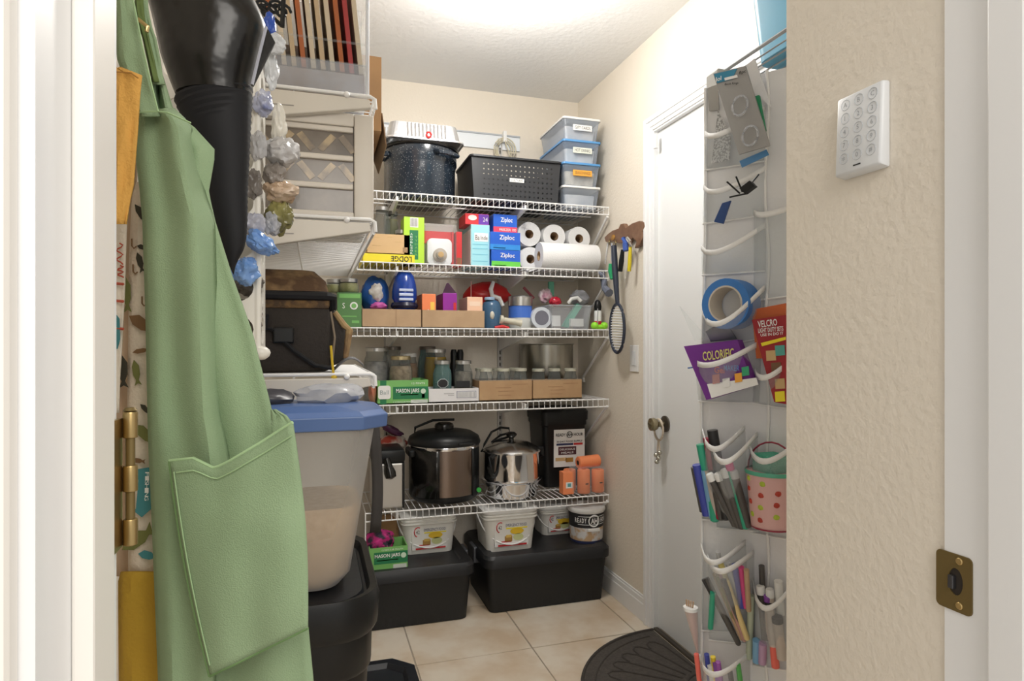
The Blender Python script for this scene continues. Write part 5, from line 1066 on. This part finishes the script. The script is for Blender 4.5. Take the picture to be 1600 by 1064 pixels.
for k, (l, nm, pts, r_, mt) in enumerate((
  ('slate blue brush hanging lowest at the left of the racket', 'brush', [(940, 424), (943, 436), (945, 450), (952, 458)], [.018, .017, .016, .020], M('slate', (.16, .18, .24), .4)),
  ('green plastic handle hanging between the brush and racket', 'handle', [(955, 412), (954, 424), (956, 436)], [.012, .012, .008], M('grip_green', (.02, .34, .14), .4)),
  ('blue lanyard clip hanging in front of the hook board', 'lanyard', [(974, 372), (977, 382), (978, 392)], [.010, .013, .012], M('clip_blue', (.04, .10, .40), .4)),
  ('black key pouch hanging from the right hooks', 'pouch', [(973, 390), (971, 408), (969, 424)], [.008, .012, .010], BLACK),
  ('yellow clip strap hanging at the right of the hook board', 'strap', [(985, 386), (984, 406), (983, 424)], [.007, .009, .008], M('strap_yellow', (.68, .55, .02), .4)),
  ('silver tongs hanging at the left hook', 'tongs', [(950, 380), (948, 396), (946, 412)], [.004, .005, .005], STEEL),
  ('second silver tong arm beside the green handle', 'tongs', [(956, 380), (956, 396), (956, 408)], [.004, .004, .004], STEEL),
  ('silver key bunch at the right hook', 'keys', [(980, 372), (985, 378), (986, 386)], [.008, .009, .006], STEEL))):
    o = MB().tube([W1(x, y, .05) for x, y in pts], r_, 8).build(nm, mt, smooth=True); tag(o, l, nm)
# ---------------------------------------------------------------- near right shelf and blue bin
z = 1.73; x0, x1, y0, y1 = .80, 1.33, YF+.005, 1.11
t = T('wire_shelf', 'white wire shelf at the top right holding the blue bin', 'shelf', (x0, y1, z-.03))
SG = M('shelf_grey', (.42, .44, .47), .4)
for yy, zz in ((y1, z), (y1, z-.034), (y0+.01, z), ((y0+y1)/2, z-.006)): MB().tube([(x0, yy, zz), (x1, yy, zz)], .003).build('rail', SG, t)
m = MB()
for k in range(21): x = x0+k*(x1-x0)/20; m.tube([(x, y0, z), (x, y1+.001, z), (x, y1+.003, z-.034)], .002, 4)
STUFF(m.build('deck_wires', SG, t))
MB().tube([(x0, y0, z), (x0, y1, z), (x0, y1+.012, z-.012), (x0, y1, z-.03)], .0035, 6).build('end_wire', SG, t, smooth=True)
MB().box(x0-.03, y1-.03, z-.05, x0+.012, y1+.012, z-.005).build('end_bracket', M('bracket_stone', (.55, .55, .52), .5), t, bev=.004)
c0 = .84+.14; 
t = T('blue_bin', 'light blue plastic bin on the near right wire shelf', 'bin', (1.02, .95, z+.004))
MB().loft([rr(1.015, .93, .165, .14, .03, z+.004), rr(1.015, .93, .185, .16, .03, z+.26)], cap1=False).build('body', M('bin_blue', (.10, .46, .72), .35), t, smooth=True)
MB().loft([rr(1.015, .93, .19, .165, .03, z+.25), rr(1.015, .93, .19, .165, .03, z+.262), rr(1.015, .93, .18, .155, .03, z+.262), rr(1.015, .93, .18, .155, .03, z+.25)], close=True).build('rim', M('bin_blue', 0), t)
# ---------------------------------------------------------------- hanging pocket organizer
PO = Plane((.795, .920), (.720, 1.07)); PO = Plane((.72, 1.07), (.795, .92))
if PO.n.x > 0: PO.n = -PO.n
OW = M('organizer_white', (.80, .80, .81), .75, bump=(80, .2)); BAND = M('organizer_band', (.84, .84, .83), .6)
t = T('pocket_organizer', 'white hanging organizer with clear vinyl pockets at the right', 'organizer', PO.at(1150, 1100, 0))
def pl(px, py, off=0): return PO.at(px, py, off)
m = MB().grid(lambda u, v: pl(1102-8*v+u*(1250-1102+8*v)+2*math.sin(v*9)*(1-u), 138-38*u+v*(1120-138+60*u), 0), 10, 30); m.build('backing', OW, t, smooth=True, solid=.002)
MB().tube([pl(1102-8*v+2*math.sin(v*9), 138+v*980, .002) for v in [i/30 for i in range(31)]], .003, 6).build('edge_binding', BAND, t, smooth=True)
MB().tube([pl(1198+3*math.sin(i*.9), 110+i*34, .004) for i in range(31)], .0028, 6).build('centre_binding', BAND, t, smooth=True)
MB().prism([pl(1150, 118, .012), pl(1180, 92, .012), pl(1200, 150, .012), pl(1205, 168, .012)], Vector((PO.n.x, PO.n.y, 0))*.003).build('top_strap', OW, t)
MB().prism([pl(1106, 138, .004), pl(1122, 132, .004), pl(1124, 172, .004), pl(1109, 174, .004)], Vector((PO.n.x, PO.n.y, 0))*.002).build('grey_tab', M('tab_grey', (.42, .41, .39), .6), t)
def pocket(tl, tr, bl, br, bulge, sag=0.):
    """clear pocket: four pixel corners on the backing, bulging towards the room, with a white top band"""
    def fn(u, v):
        x = (tl[0]+(tr[0]-tl[0])*u)*(1-v)+(bl[0]+(br[0]-bl[0])*u)*v; y = (tl[1]+(tr[1]-tl[1])*u)*(1-v)+(bl[1]+(br[1]-bl[1])*u)*v
        y += sag*1.15*math.sin(PI*u**.6)*(1-v)
        return pl(x, y, .004+bulge*(max(0, math.sin(PI*u**.6))**.75)*(1-v**1.6)+.004*(1-v)*noise.noise(Vector((u*3, v*3, tl[1]))))
    p = MB().grid(fn, 14, 12).build('pocket', VINYL, t, smooth=True, solid=.0008)
    MB().grid(lambda u, v: Vector(fn(u, v*.001))+Vector((PO.n.x*.0015, PO.n.y*.0015, -.010*v+.004)), 14, 1).build('band', BAND, p, smooth=True, solid=.0015)
    MB().tube([fn(u/10, 1) for u in range(11)], .002, 5).build('seam', BAND, p)
pocket((1102, 208), (1196, 168), (1101, 266), (1196, 252), .045, 10)
pocket((1100, 292), (1196, 262), (1098, 350), (1196, 336), .03, 12)
pocket((1096, 386), (1198, 350), (1097, 430), (1196, 424), .03, 14)
pocket((1099, 488), (1196, 448), (1096, 540), (1192, 530), .075, 24)
pocket((1084, 560), (1190, 534), (1092, 627), (1186, 630), .075, 14)
pocket((1098, 672), (1164, 668), (1097, 812), (1170, 816), .075, 26)
pocket((1112, 690), (1184, 678), (1120, 825), (1186, 830), .10, 30)
pocket((1096, 852), (1165, 846), (1096, 985), (1172, 990), .075, 24)
pocket((1106, 868), (1178, 862), (1108, 1000), (1180, 1008), .085, 22)
pocket((1094, 1024), (1172, 1020), (1094, 1110), (1172, 1110), .08, 26)
pocket((1178, 575), (1240, 560), (1176, 630), (1240, 640), .05, 16)
pocket((1170, 690), (1250, 690), (1172, 832), (1250, 846), .075, 26)
pocket((1176, 905), (1250, 900), (1176, 1040), (1250, 1050), .05, 40)
pocket((1178, 330), (1240, 322), (1178, 470), (1240, 462), .02, 6)
def card(name, label, cat, pts, mat, off=.03, th=.004, group=None):
    o = MB().prism([pl(x, y, off) for x, y in pts], Vector((PO.n.x, PO.n.y, 0))*th).build(name, mat); return tag(o, label, cat, group)
RZ = math.atan2(PO.u.y, PO.u.x)
def ctext(s, px, py, off, h, w, mat, par, tilt=0): return txt(s, pl(px, py, off), h, mat, par, w, rot=(PI/2, tilt, RZ), bold=.015)
# ring set package
o = card('ring_package', 'grey blister card of clear rings with a blue header in the top pocket', 'package', [(1116, 116), (1166, 104), (1204, 228), (1156, 242)], M('card_grey', (.34, .335, .33), .45), .058, .004)
MB().prism([pl(1116, 116, .0625), pl(1152, 107.5, .0625), pl(1144, 124, .0625), pl(1121, 130, .0625)], Vector((PO.n.x, PO.n.y, 0))*.001).build('header', M('header_blue', (.03, .24, .40), .4), o)
MB().prism([pl(1132, 122, .064), pl(1152, 117, .064), pl(1153, 121, .064), pl(1133, 126, .064)], Vector((PO.n.x, PO.n.y, 0))*.001).build('hang_slot', WP, o)
ctext('lol', 1123, 123, .066, .008, .010, WP, o); ctext('8pc', 1160, 113, .066, .007, .013, INK, o); ctext('Book Rings', 1143, 131, .066, .005, .026, INK, o, .2)
for (x, y) in ((1156, 165), (1172, 212)):
    cc = pl(x, y, .068); MB().tube([cc+Vector((PO.u.x*.014*math.cos(q*PI/9), PO.u.y*.014*math.cos(q*PI/9), .017*math.sin(q*PI/9))) for q in range(18)], .002, 6, True).build('clear_ring', CLEAR, o, smooth=True)
o = card('speckled_paper', 'white speckled paper with a dark corner line in the top left pocket', 'paper', [(1122, 172), (1142, 215), (1140, 250), (1112, 256)], M('paper_speckle', (.72, .72, .72), .8, var=(300, (.35, .35, .35), .03)), .016, .001)
o = card('green_brush', 'thin green brush beside the grey ring package', 'brush', [(1181, 152), (1188, 150), (1198, 205), (1193, 208)], M('brush_green', (.02, .25, .11), .6), .05, .006)
o = card('blue_card', 'blue edge of a card at the bottom of the top pocket', 'card', [(1156, 252), (1198, 234), (1202, 242), (1160, 262)], M('card_blue', (.10, .28, .55), .5), .03, .002)
c = pl(1170, 291, .055); t2 = T('binder_clips', 'cluster of black binder clips on the second pocket band', 'binder clips', c)
MB().prism([pl(1160, 296, .05), pl(1176, 284, .05), pl(1184, 292, .05), pl(1168, 304, .05)], Vector((PO.n.x, PO.n.y, 0))*.012).build('clip_body', BLACK, t2)
for a_, b__ in (((1136, 284), (1156, 302)), ((1160, 300), (1150, 276)), ((1176, 284), (1186, 272)), ((1168, 302), (1140, 308))): MB().tube([pl(*a_, .06), pl(*b__, .06)], .0016, 5).build('clip_wire', BLACK, t2)
o = card('blue_tag', 'dark blue tag leaning out of the second pocket', 'tag', [(1130, 318), (1143, 314), (1131, 350), (1117, 347)], M('tag_blue', (.02, .06, .20), .4), .05, .004)
# tape roll
c = pl(1149, 476, .012); t2 = T('painters_tape', 'roll of blue painters tape in the middle pocket', 'tape', c - Vector((0, 0, .055)))
def disc(r0, r1, d0, d1, mat, nm, tt, cc):
    nn = Vector((PO.n.x, PO.n.y, 0)); uu = Vector((PO.u.x, PO.u.y, 0)); rings = []
    for r_, d_ in ((r0, d0), (r1, d0), (r1, d1), (r0, d1)): rings.append([cc+nn*d_+uu*r_*math.cos(q*PI/16)+Vector((0, 0, r_*math.sin(q*PI/16))) for q in range(32)])
    MB().loft(rings, close=True).build(nm, mat, tt, smooth=True)
disc(.033, .046, -.006, .040, M('tape_blue', (.045, .19, .52), .5), 'tape', t2, c); disc(.030, .033, -.006, .040, M('tape_cardboard', (.58, .52, .44), .7), 'core', t2, c)
# colourful box
o = card('gel_box', 'purple craft box with colourful gel shapes in the fifth pocket', 'box', [(1077, 541), (1160, 531), (1185, 601), (1112, 624)], M('gel_purple', (.17, .03, .27), .4), .030, .02)
MB().prism([pl(1112, 622, .051), pl(1105, 600, .051), pl(1182, 590, .051), pl(1185, 601, .051)], Vector((PO.n.x, PO.n.y, 0))*.001).build('white_band', WP, o)
ctext('COLORIFIC', 1122, 554, .053, .017, .062, M('gel_title', (.75, .70, .20), .4), o, -.12); ctext('Gel', 1124, 578, .053, .012, .020, M('gel_red', (.65, .12, .10), .4), o); ctext('MAKER', 1143, 575, .053, .010, .03, M('gel_blue', (.12, .25, .6), .4), o)
for (x, y, mt) in ((1134, 598, WP), (1153, 590, ORG), (1164, 580, M('gel_green', (.05, .4, .2), .4)), (1118, 592, M('gel_pink', (.6, .2, .2), .4))): MB().prism([pl(x-5, y-6, .053), pl(x+6, y-8, .053), pl(x+7, y+6, .053), pl(x-4, y+8, .053)], Vector((PO.n.x, PO.n.y, 0))*.001).build('gel_shape', mt, o)
o = card('card_pack', 'black carded pack with a silver hanger behind the purple box', 'package', [(1104, 518), (1134, 500), (1152, 530), (1112, 534)], M('pack_slate', (.06, .07, .10), .35), .020, .004)
o = card('film_wrap', 'clear cellophane sheet sticking out left of the purple box', 'wrap', [(1062, 478), (1094, 515), (1108, 528), (1086, 532)], FILM, .045, .001)
for k, (pts, mt, off, l) in enumerate(((((1177, 484), (1230, 474), (1230, 560), (1184, 560)), M('velcro_orange', (.62, .14, .04), .4), .018, 'orange-red carded pack behind the red fastener pack'), (((1177, 500), (1232, 492), (1234, 632), (1212, 628)), M('velcro_red', (.36, .02, .03), .4), .032, 'dark red fastener pack in the right column pocket'))):
    o = card('fastener_pack', l, 'package', pts, mt, off, .006, 'fastener packs')
    if k == 1:
        ctext('VELCRO', 1199, 505, .042, .012, .034, WP, o, -.1); ctext('LIGHT DUTY SETS', 1204, 515, .042, .008, .044, WP, o, -.08); ctext('USE IN DO IT', 1206, 522, .042, .005, .04, WP, o, -.08)
        MB().prism([pl(1189, 536, .0385), pl(1228, 526, .0385), pl(1228, 531, .0385), pl(1191, 541, .0385)], Vector((PO.n.x, PO.n.y, 0))*.001).build('yellow_band', YEL, o)
        for (x, y, mt2) in ((1204, 556, TAN), (1212, 575, M('pack_brown2', (.20, .10, .05), .5)), (1218, 548, M('pack_teal', (.1, .4, .35), .4)), (1218, 600, TAN), (1218, 620, YEL)): MB().prism([pl(x-7, y-8, .0385), pl(x+8, y-9, .0385), pl(x+9, y+7, .0385), pl(x-6, y+8, .0385)], Vector((PO.n.x, PO.n.y, 0))*.001).build('picture', mt2, o)
o = MB().tube([PO.at(1075, 575, .03), PO.at(1090, 573, .03)], .0016, 6).build('blue_pin', M('pin_blue', (.05, .15, .45), .4)); tag(o, 'thin blue pin sticking out left of the purple box', 'pin')
# pens and markers
def pen(name, label, a, b, r_, mat, off, cap=None, capf=.25, grp=None, cat='marker'):
    r_ = r_*1.18; A = pl(*a, off); B = pl(*b, off*.55); t2 = T(name, label, cat, B, grp); d_ = (B-A)
    MB().tube([A+d_*(capf if cap else 0), B-d_*.02, B], [r_, r_, r_*.6], 10).build('barrel', mat, t2, smooth=True)
    if cap: MB().tube([A, A+d_*.02, A+d_*capf], [r_*.85, r_*1.08, r_*1.08], 10).build('cap', cap, t2, smooth=True)
    return t2
CG = lambda n, c: M('pen_'+n, c, .4)
K = CG('black', (.02, .02, .022)); DG = CG('darkgrey', (.08, .075, .07)); WT = CG('white', (.80, .80, .78)); TEAL = CG('teal', (.03, .36, .22)); BLU = CG('blue', (.05, .07, .38)); LBU = CG('lightblue', (.20, .42, .66)); MAR = CG('maroon', (.30, .02, .05)); YL = CG('yellow', (.80, .60, .03)); WD = CG('wood', (.48, .32, .20)); PKc = CG('pink', (.62, .06, .22)); TN = CG('tan', (.55, .48, .42)); GN = CG('green', (.10, .42, .10)); PU = CG('purple', (.28, .08, .42)); CO = CG('coral', (.85, .16, .12)); SI = CG('silver', (.5, .5, .5))
G = 'markers in the sixth pocket'
for a in (('open teal marker cap end in the sixth pocket', (1095, 694), (1118, 815), .0075, TEAL), ('black fat marker leaning at the back of the sixth pocket', (1113, 672), (1135, 812), .0085, K), ('maroon marker between the teal and black markers', (1105, 684), (1126, 812), .007, MAR), ('blue marker low at the left of the sixth pocket', (1089, 726), (1105, 806), .0075, BLU), ('light blue marker in the sixth pocket', (1101, 735), (1114, 810), .006, LBU), ('tan marker in the sixth pocket', (1106, 735), (1120, 808), .006, TN), ('dark marker at the left edge of the sixth pocket', (1084, 730), (1098, 800), .005, DG), ('grey marker low in the sixth pocket', (1114, 735), (1128, 812), .007, DG)): pen('marker', a[0], a[1], a[2], a[3], a[4], .045, grp=G)
G = 'pens in the slanted pocket'
for k, a in enumerate((((1108, 740), (1150, 822)), ((1121, 739), (1155, 824)), ((1131, 733), (1160, 826)), ((1138, 720), (1166, 826)), ((1146, 735), (1170, 824)))): pen('paint_marker', 'dark paint marker with white cap, %s from the left in the slanted pocket' % ('first', 'second', 'third', 'fourth', 'fifth')[k], a[0], a[1], .0058, DG if k != 3 else TEAL, .075, WT if k < 3 else (PKc if k == 3 else SI), .13, G)
# apple bucket
c = pl(1206, 790, .035); t2 = T('apple_bucket', 'small pink bucket printed with red and green apples in the right pocket', 'bucket', pl(1206, 822, .03))
APK = M('apple_pink', (.70, .42, .40), .5); z0, z1 = pl(1206, 822, .03).z, pl(1206, 735, .03).z
MB().lathe((c.x, c.y, 0), [(.034, z0), (.043, z1)], 28).build('body', APK, t2, smooth=True); MB().lathe((c.x, c.y, 0), [(.044, z1-.004), (.045, z1), (.044, z1+.003)], 28, False, False).build('rim', M('apple_rim_green', (.10, .42, .28), .4), t2, smooth=True)
MB().lathe((c.x, c.y, z0), [(.0345, 0), (.0355, .003)], 28, False, False).build('base_ring', MAR, t2, smooth=True)
for k, (x, y, mt) in enumerate(((1178, 746, 'g'), (1197, 754, 'g'), (1176, 762, 'r'), (1195, 772, 'r'), (1178, 782, 'r'), (1194, 791, 'g'), (1193, 811, 'r'), (1212, 807, 'g'), (1180, 802, 'g'), (1214, 770, 'r'), (1212, 788, 'r'))):
    p_ = pl(x, y, .06); d_ = Vector((p_.x-c.x, p_.y-c.y, 0)).normalized(); rz_ = .034+.009*(p_.z-z0)/(z1-z0)
    q_ = Vector((c.x, c.y, p_.z))+d_*(rz_-.0042); MB().blob(q_, (.0065, .0065, .0065), k, .08, 2, 2).build('apple', M('apple_red', (.45, .04, .02), .5) if mt == 'r' else M('apple_green', (.42, .52, .04), .5), t2, smooth=True)
MB().tube([(c.x+PO.u.x*.043*math.cos(q*PI/12), c.y+PO.u.y*.043*math.cos(q*PI/12), z1+.05*math.sin(q*PI/12)) for q in range(13)], .0016, 6).build('handle', MAR, t2, smooth=True)
o = MB().box(c.x-.024, c.y-.024, z1-.01, c.x+.022, c.y+.022, z1+.030).build('green_sponge', M('sponge_green', (.10, .48, .33), .9, bump=(300, 1)), bev=.003); tag(o, 'square green sponge sitting in the apple bucket', 'sponge')
# pencils in the seventh pocket
G = 'pens in the seventh pocket'
for k, (l, a, b_, r_, mt, cp) in enumerate((('black slim pen with clear tip, leftmost in the seventh pocket', (1099, 905), (1150, 1000), .0032, K, None), ('black ribbed pen beside the leftmost pen', (1104, 903), (1155, 1008), .0042, DG, None), ('wooden pencil left of the yellow marker', (1116, 896), (1160, 1000), .0036, WD, None), ('rosy wooden pencil left of the yellow marker', (1124, 893), (1164, 1002), .0036, CG('rosy', (.45, .25, .22)), None),
      ('yellow highlighter pencil slanting across the seventh pocket', (1125, 878), (1168, 1000), .0045, CG('paleyellow', (.78, .62, .28)), YL), ('silver pen right of the yellow highlighter', (1137, 880), (1160, 945), .0036, SI, None), ('navy pen cap behind the silver pen', (1148, 882), (1160, 950), .005, BLU, None), ('magenta pen toward the right of the seventh pocket', (1158, 886), (1166, 950), .0045, PKc, None), ('teal pen hanging low in the seventh pocket', (1114, 925), (1110, 982), .0045, TEAL, None), ('clear-capped pen at the back of the seventh pocket', (1122, 862), (1132, 930), .0034, SI, None))):
    pen('pen', l, a, b_, r_, mt, .06, cp, .1, G, 'pen')
for k, (l, a, b_, r_, mt) in enumerate((('dark grey pen low in the middle of the seventh pocket', (1130, 905), (1160, 985), .0042, DG), ('olive pencil between the rosy pencil and yellow highlighter', (1120, 900), (1156, 990), .0036, CG('olivepen', (.22, .20, .08))), ('brown pencil at the right of the seventh pocket', (1166, 890), (1170, 955), .004, WD))):
    pen('pen', l, a, b_, r_, mt, .062, None, .1, G, 'pen')
# right column markers
G = 'markers in the lower right pocket'
for k, (l, a, b_, r_, mt, cp) in enumerate((('green-ended marker at the left of the lower right pocket', (1174, 930), (1170, 1030), .005, CG('sage', (.45, .50, .38)), None), ('pale blue marker in the lower right pocket', (1182, 1000), (1182, 1034), .006, LBU, None), ('lilac marker in the lower right pocket', (1192, 1005), (1191, 1036), .006, CG('lilac', (.5, .32, .5)), None), ('coral-ended marker in the lower right pocket', (1203, 950), (1212, 1044), .006, CO, TN), ('grey handled tool standing up in the lower right pocket', (1190, 884), (1192, 930), .0045, DG, None), ('white-capped bottle pen in the lower right pocket', (1188, 915), (1196, 1000), .006, DG, WT), ('second white-capped bottle pen in the lower right pocket', (1203, 920), (1206, 1000), .006, TN, WT), ('purple-capped marker in the lower right pocket', (1200, 930), (1202, 990), .006, TN, PU), ('black-capped marker at the front of the lower right pocket', (1201, 940), (1206, 1000), .0062, CG('peach', (.72, .55, .46)), K), ('black round-ended marker by the wall edge', (1214, 962), (1222, 1030), .0075, TN, K), ('white glue stick at the back of the lower right pocket', (1216, 908), (1220, 960), .006, WT, None))):
    pen('marker', l, a, b_, r_, mt, .03, cp, .62 if 'coral' in l else .15, G)
# red cone of sticks at the far left and items in the lowest pocket
t2 = T('red_cone', 'narrow red and clear cone full of sticks at the left edge of the organizer', 'cone', pl(1090, 1020, .02))
a, b_ = pl(1079, 950, .03), pl(1090, 1020, .02)
MB().tube([a, b_], [.013, .002], 14).build('sleeve', M('cone_film', (.72, .62, .58), .3, trans=.4), t2, smooth=True); MB().tube([a+(b_-a)*.08, b_], [.009, .0015], 10).build('filling', M('cone_red', (.52, .02, .04), .4), t2, smooth=True); MB().tube([a+Vector((0, 0, .002)), a-Vector((0, 0, .004))], .014, 16).build('white_band', WHITE, t2, smooth=True)
for k in range(4): MB().tube([a+Vector((PO.u.x*(.004*k-.008), PO.u.y*(.004*k-.008), 0)), a+Vector((PO.u.x*(.005*k-.009), PO.u.y*(.005*k-.009), .014))], .0016, 5).build('stick', WD, t2)
G = 'pens in the lowest pocket'
for k, (l, x, mt) in enumerate((('red-tipped pen at the left of the lowest pocket', 1088, CO), ('blue-tipped pen in the lowest pocket', 1104, BLU), ('yellow pencil in the lowest pocket', 1114, YL), ('purple pen in the lowest pocket', 1117, PU), ('violet pen next to the purple pen in the lowest pocket', 1122, CG('violet', (.42, .12, .48))), ('white pen in the lowest pocket', 1109, WT), ('green marker at the right of the lowest pocket', 1153, GN), ('black flat marker in the lowest pocket', 1140, K))):
    pen('pen', l, (x, (1022, 1022, 1026, 1034, 1034, 1040, 1038, 1046)[k]), (x+9, 1100), .004, mt, .05, None, .2, G, 'pen')
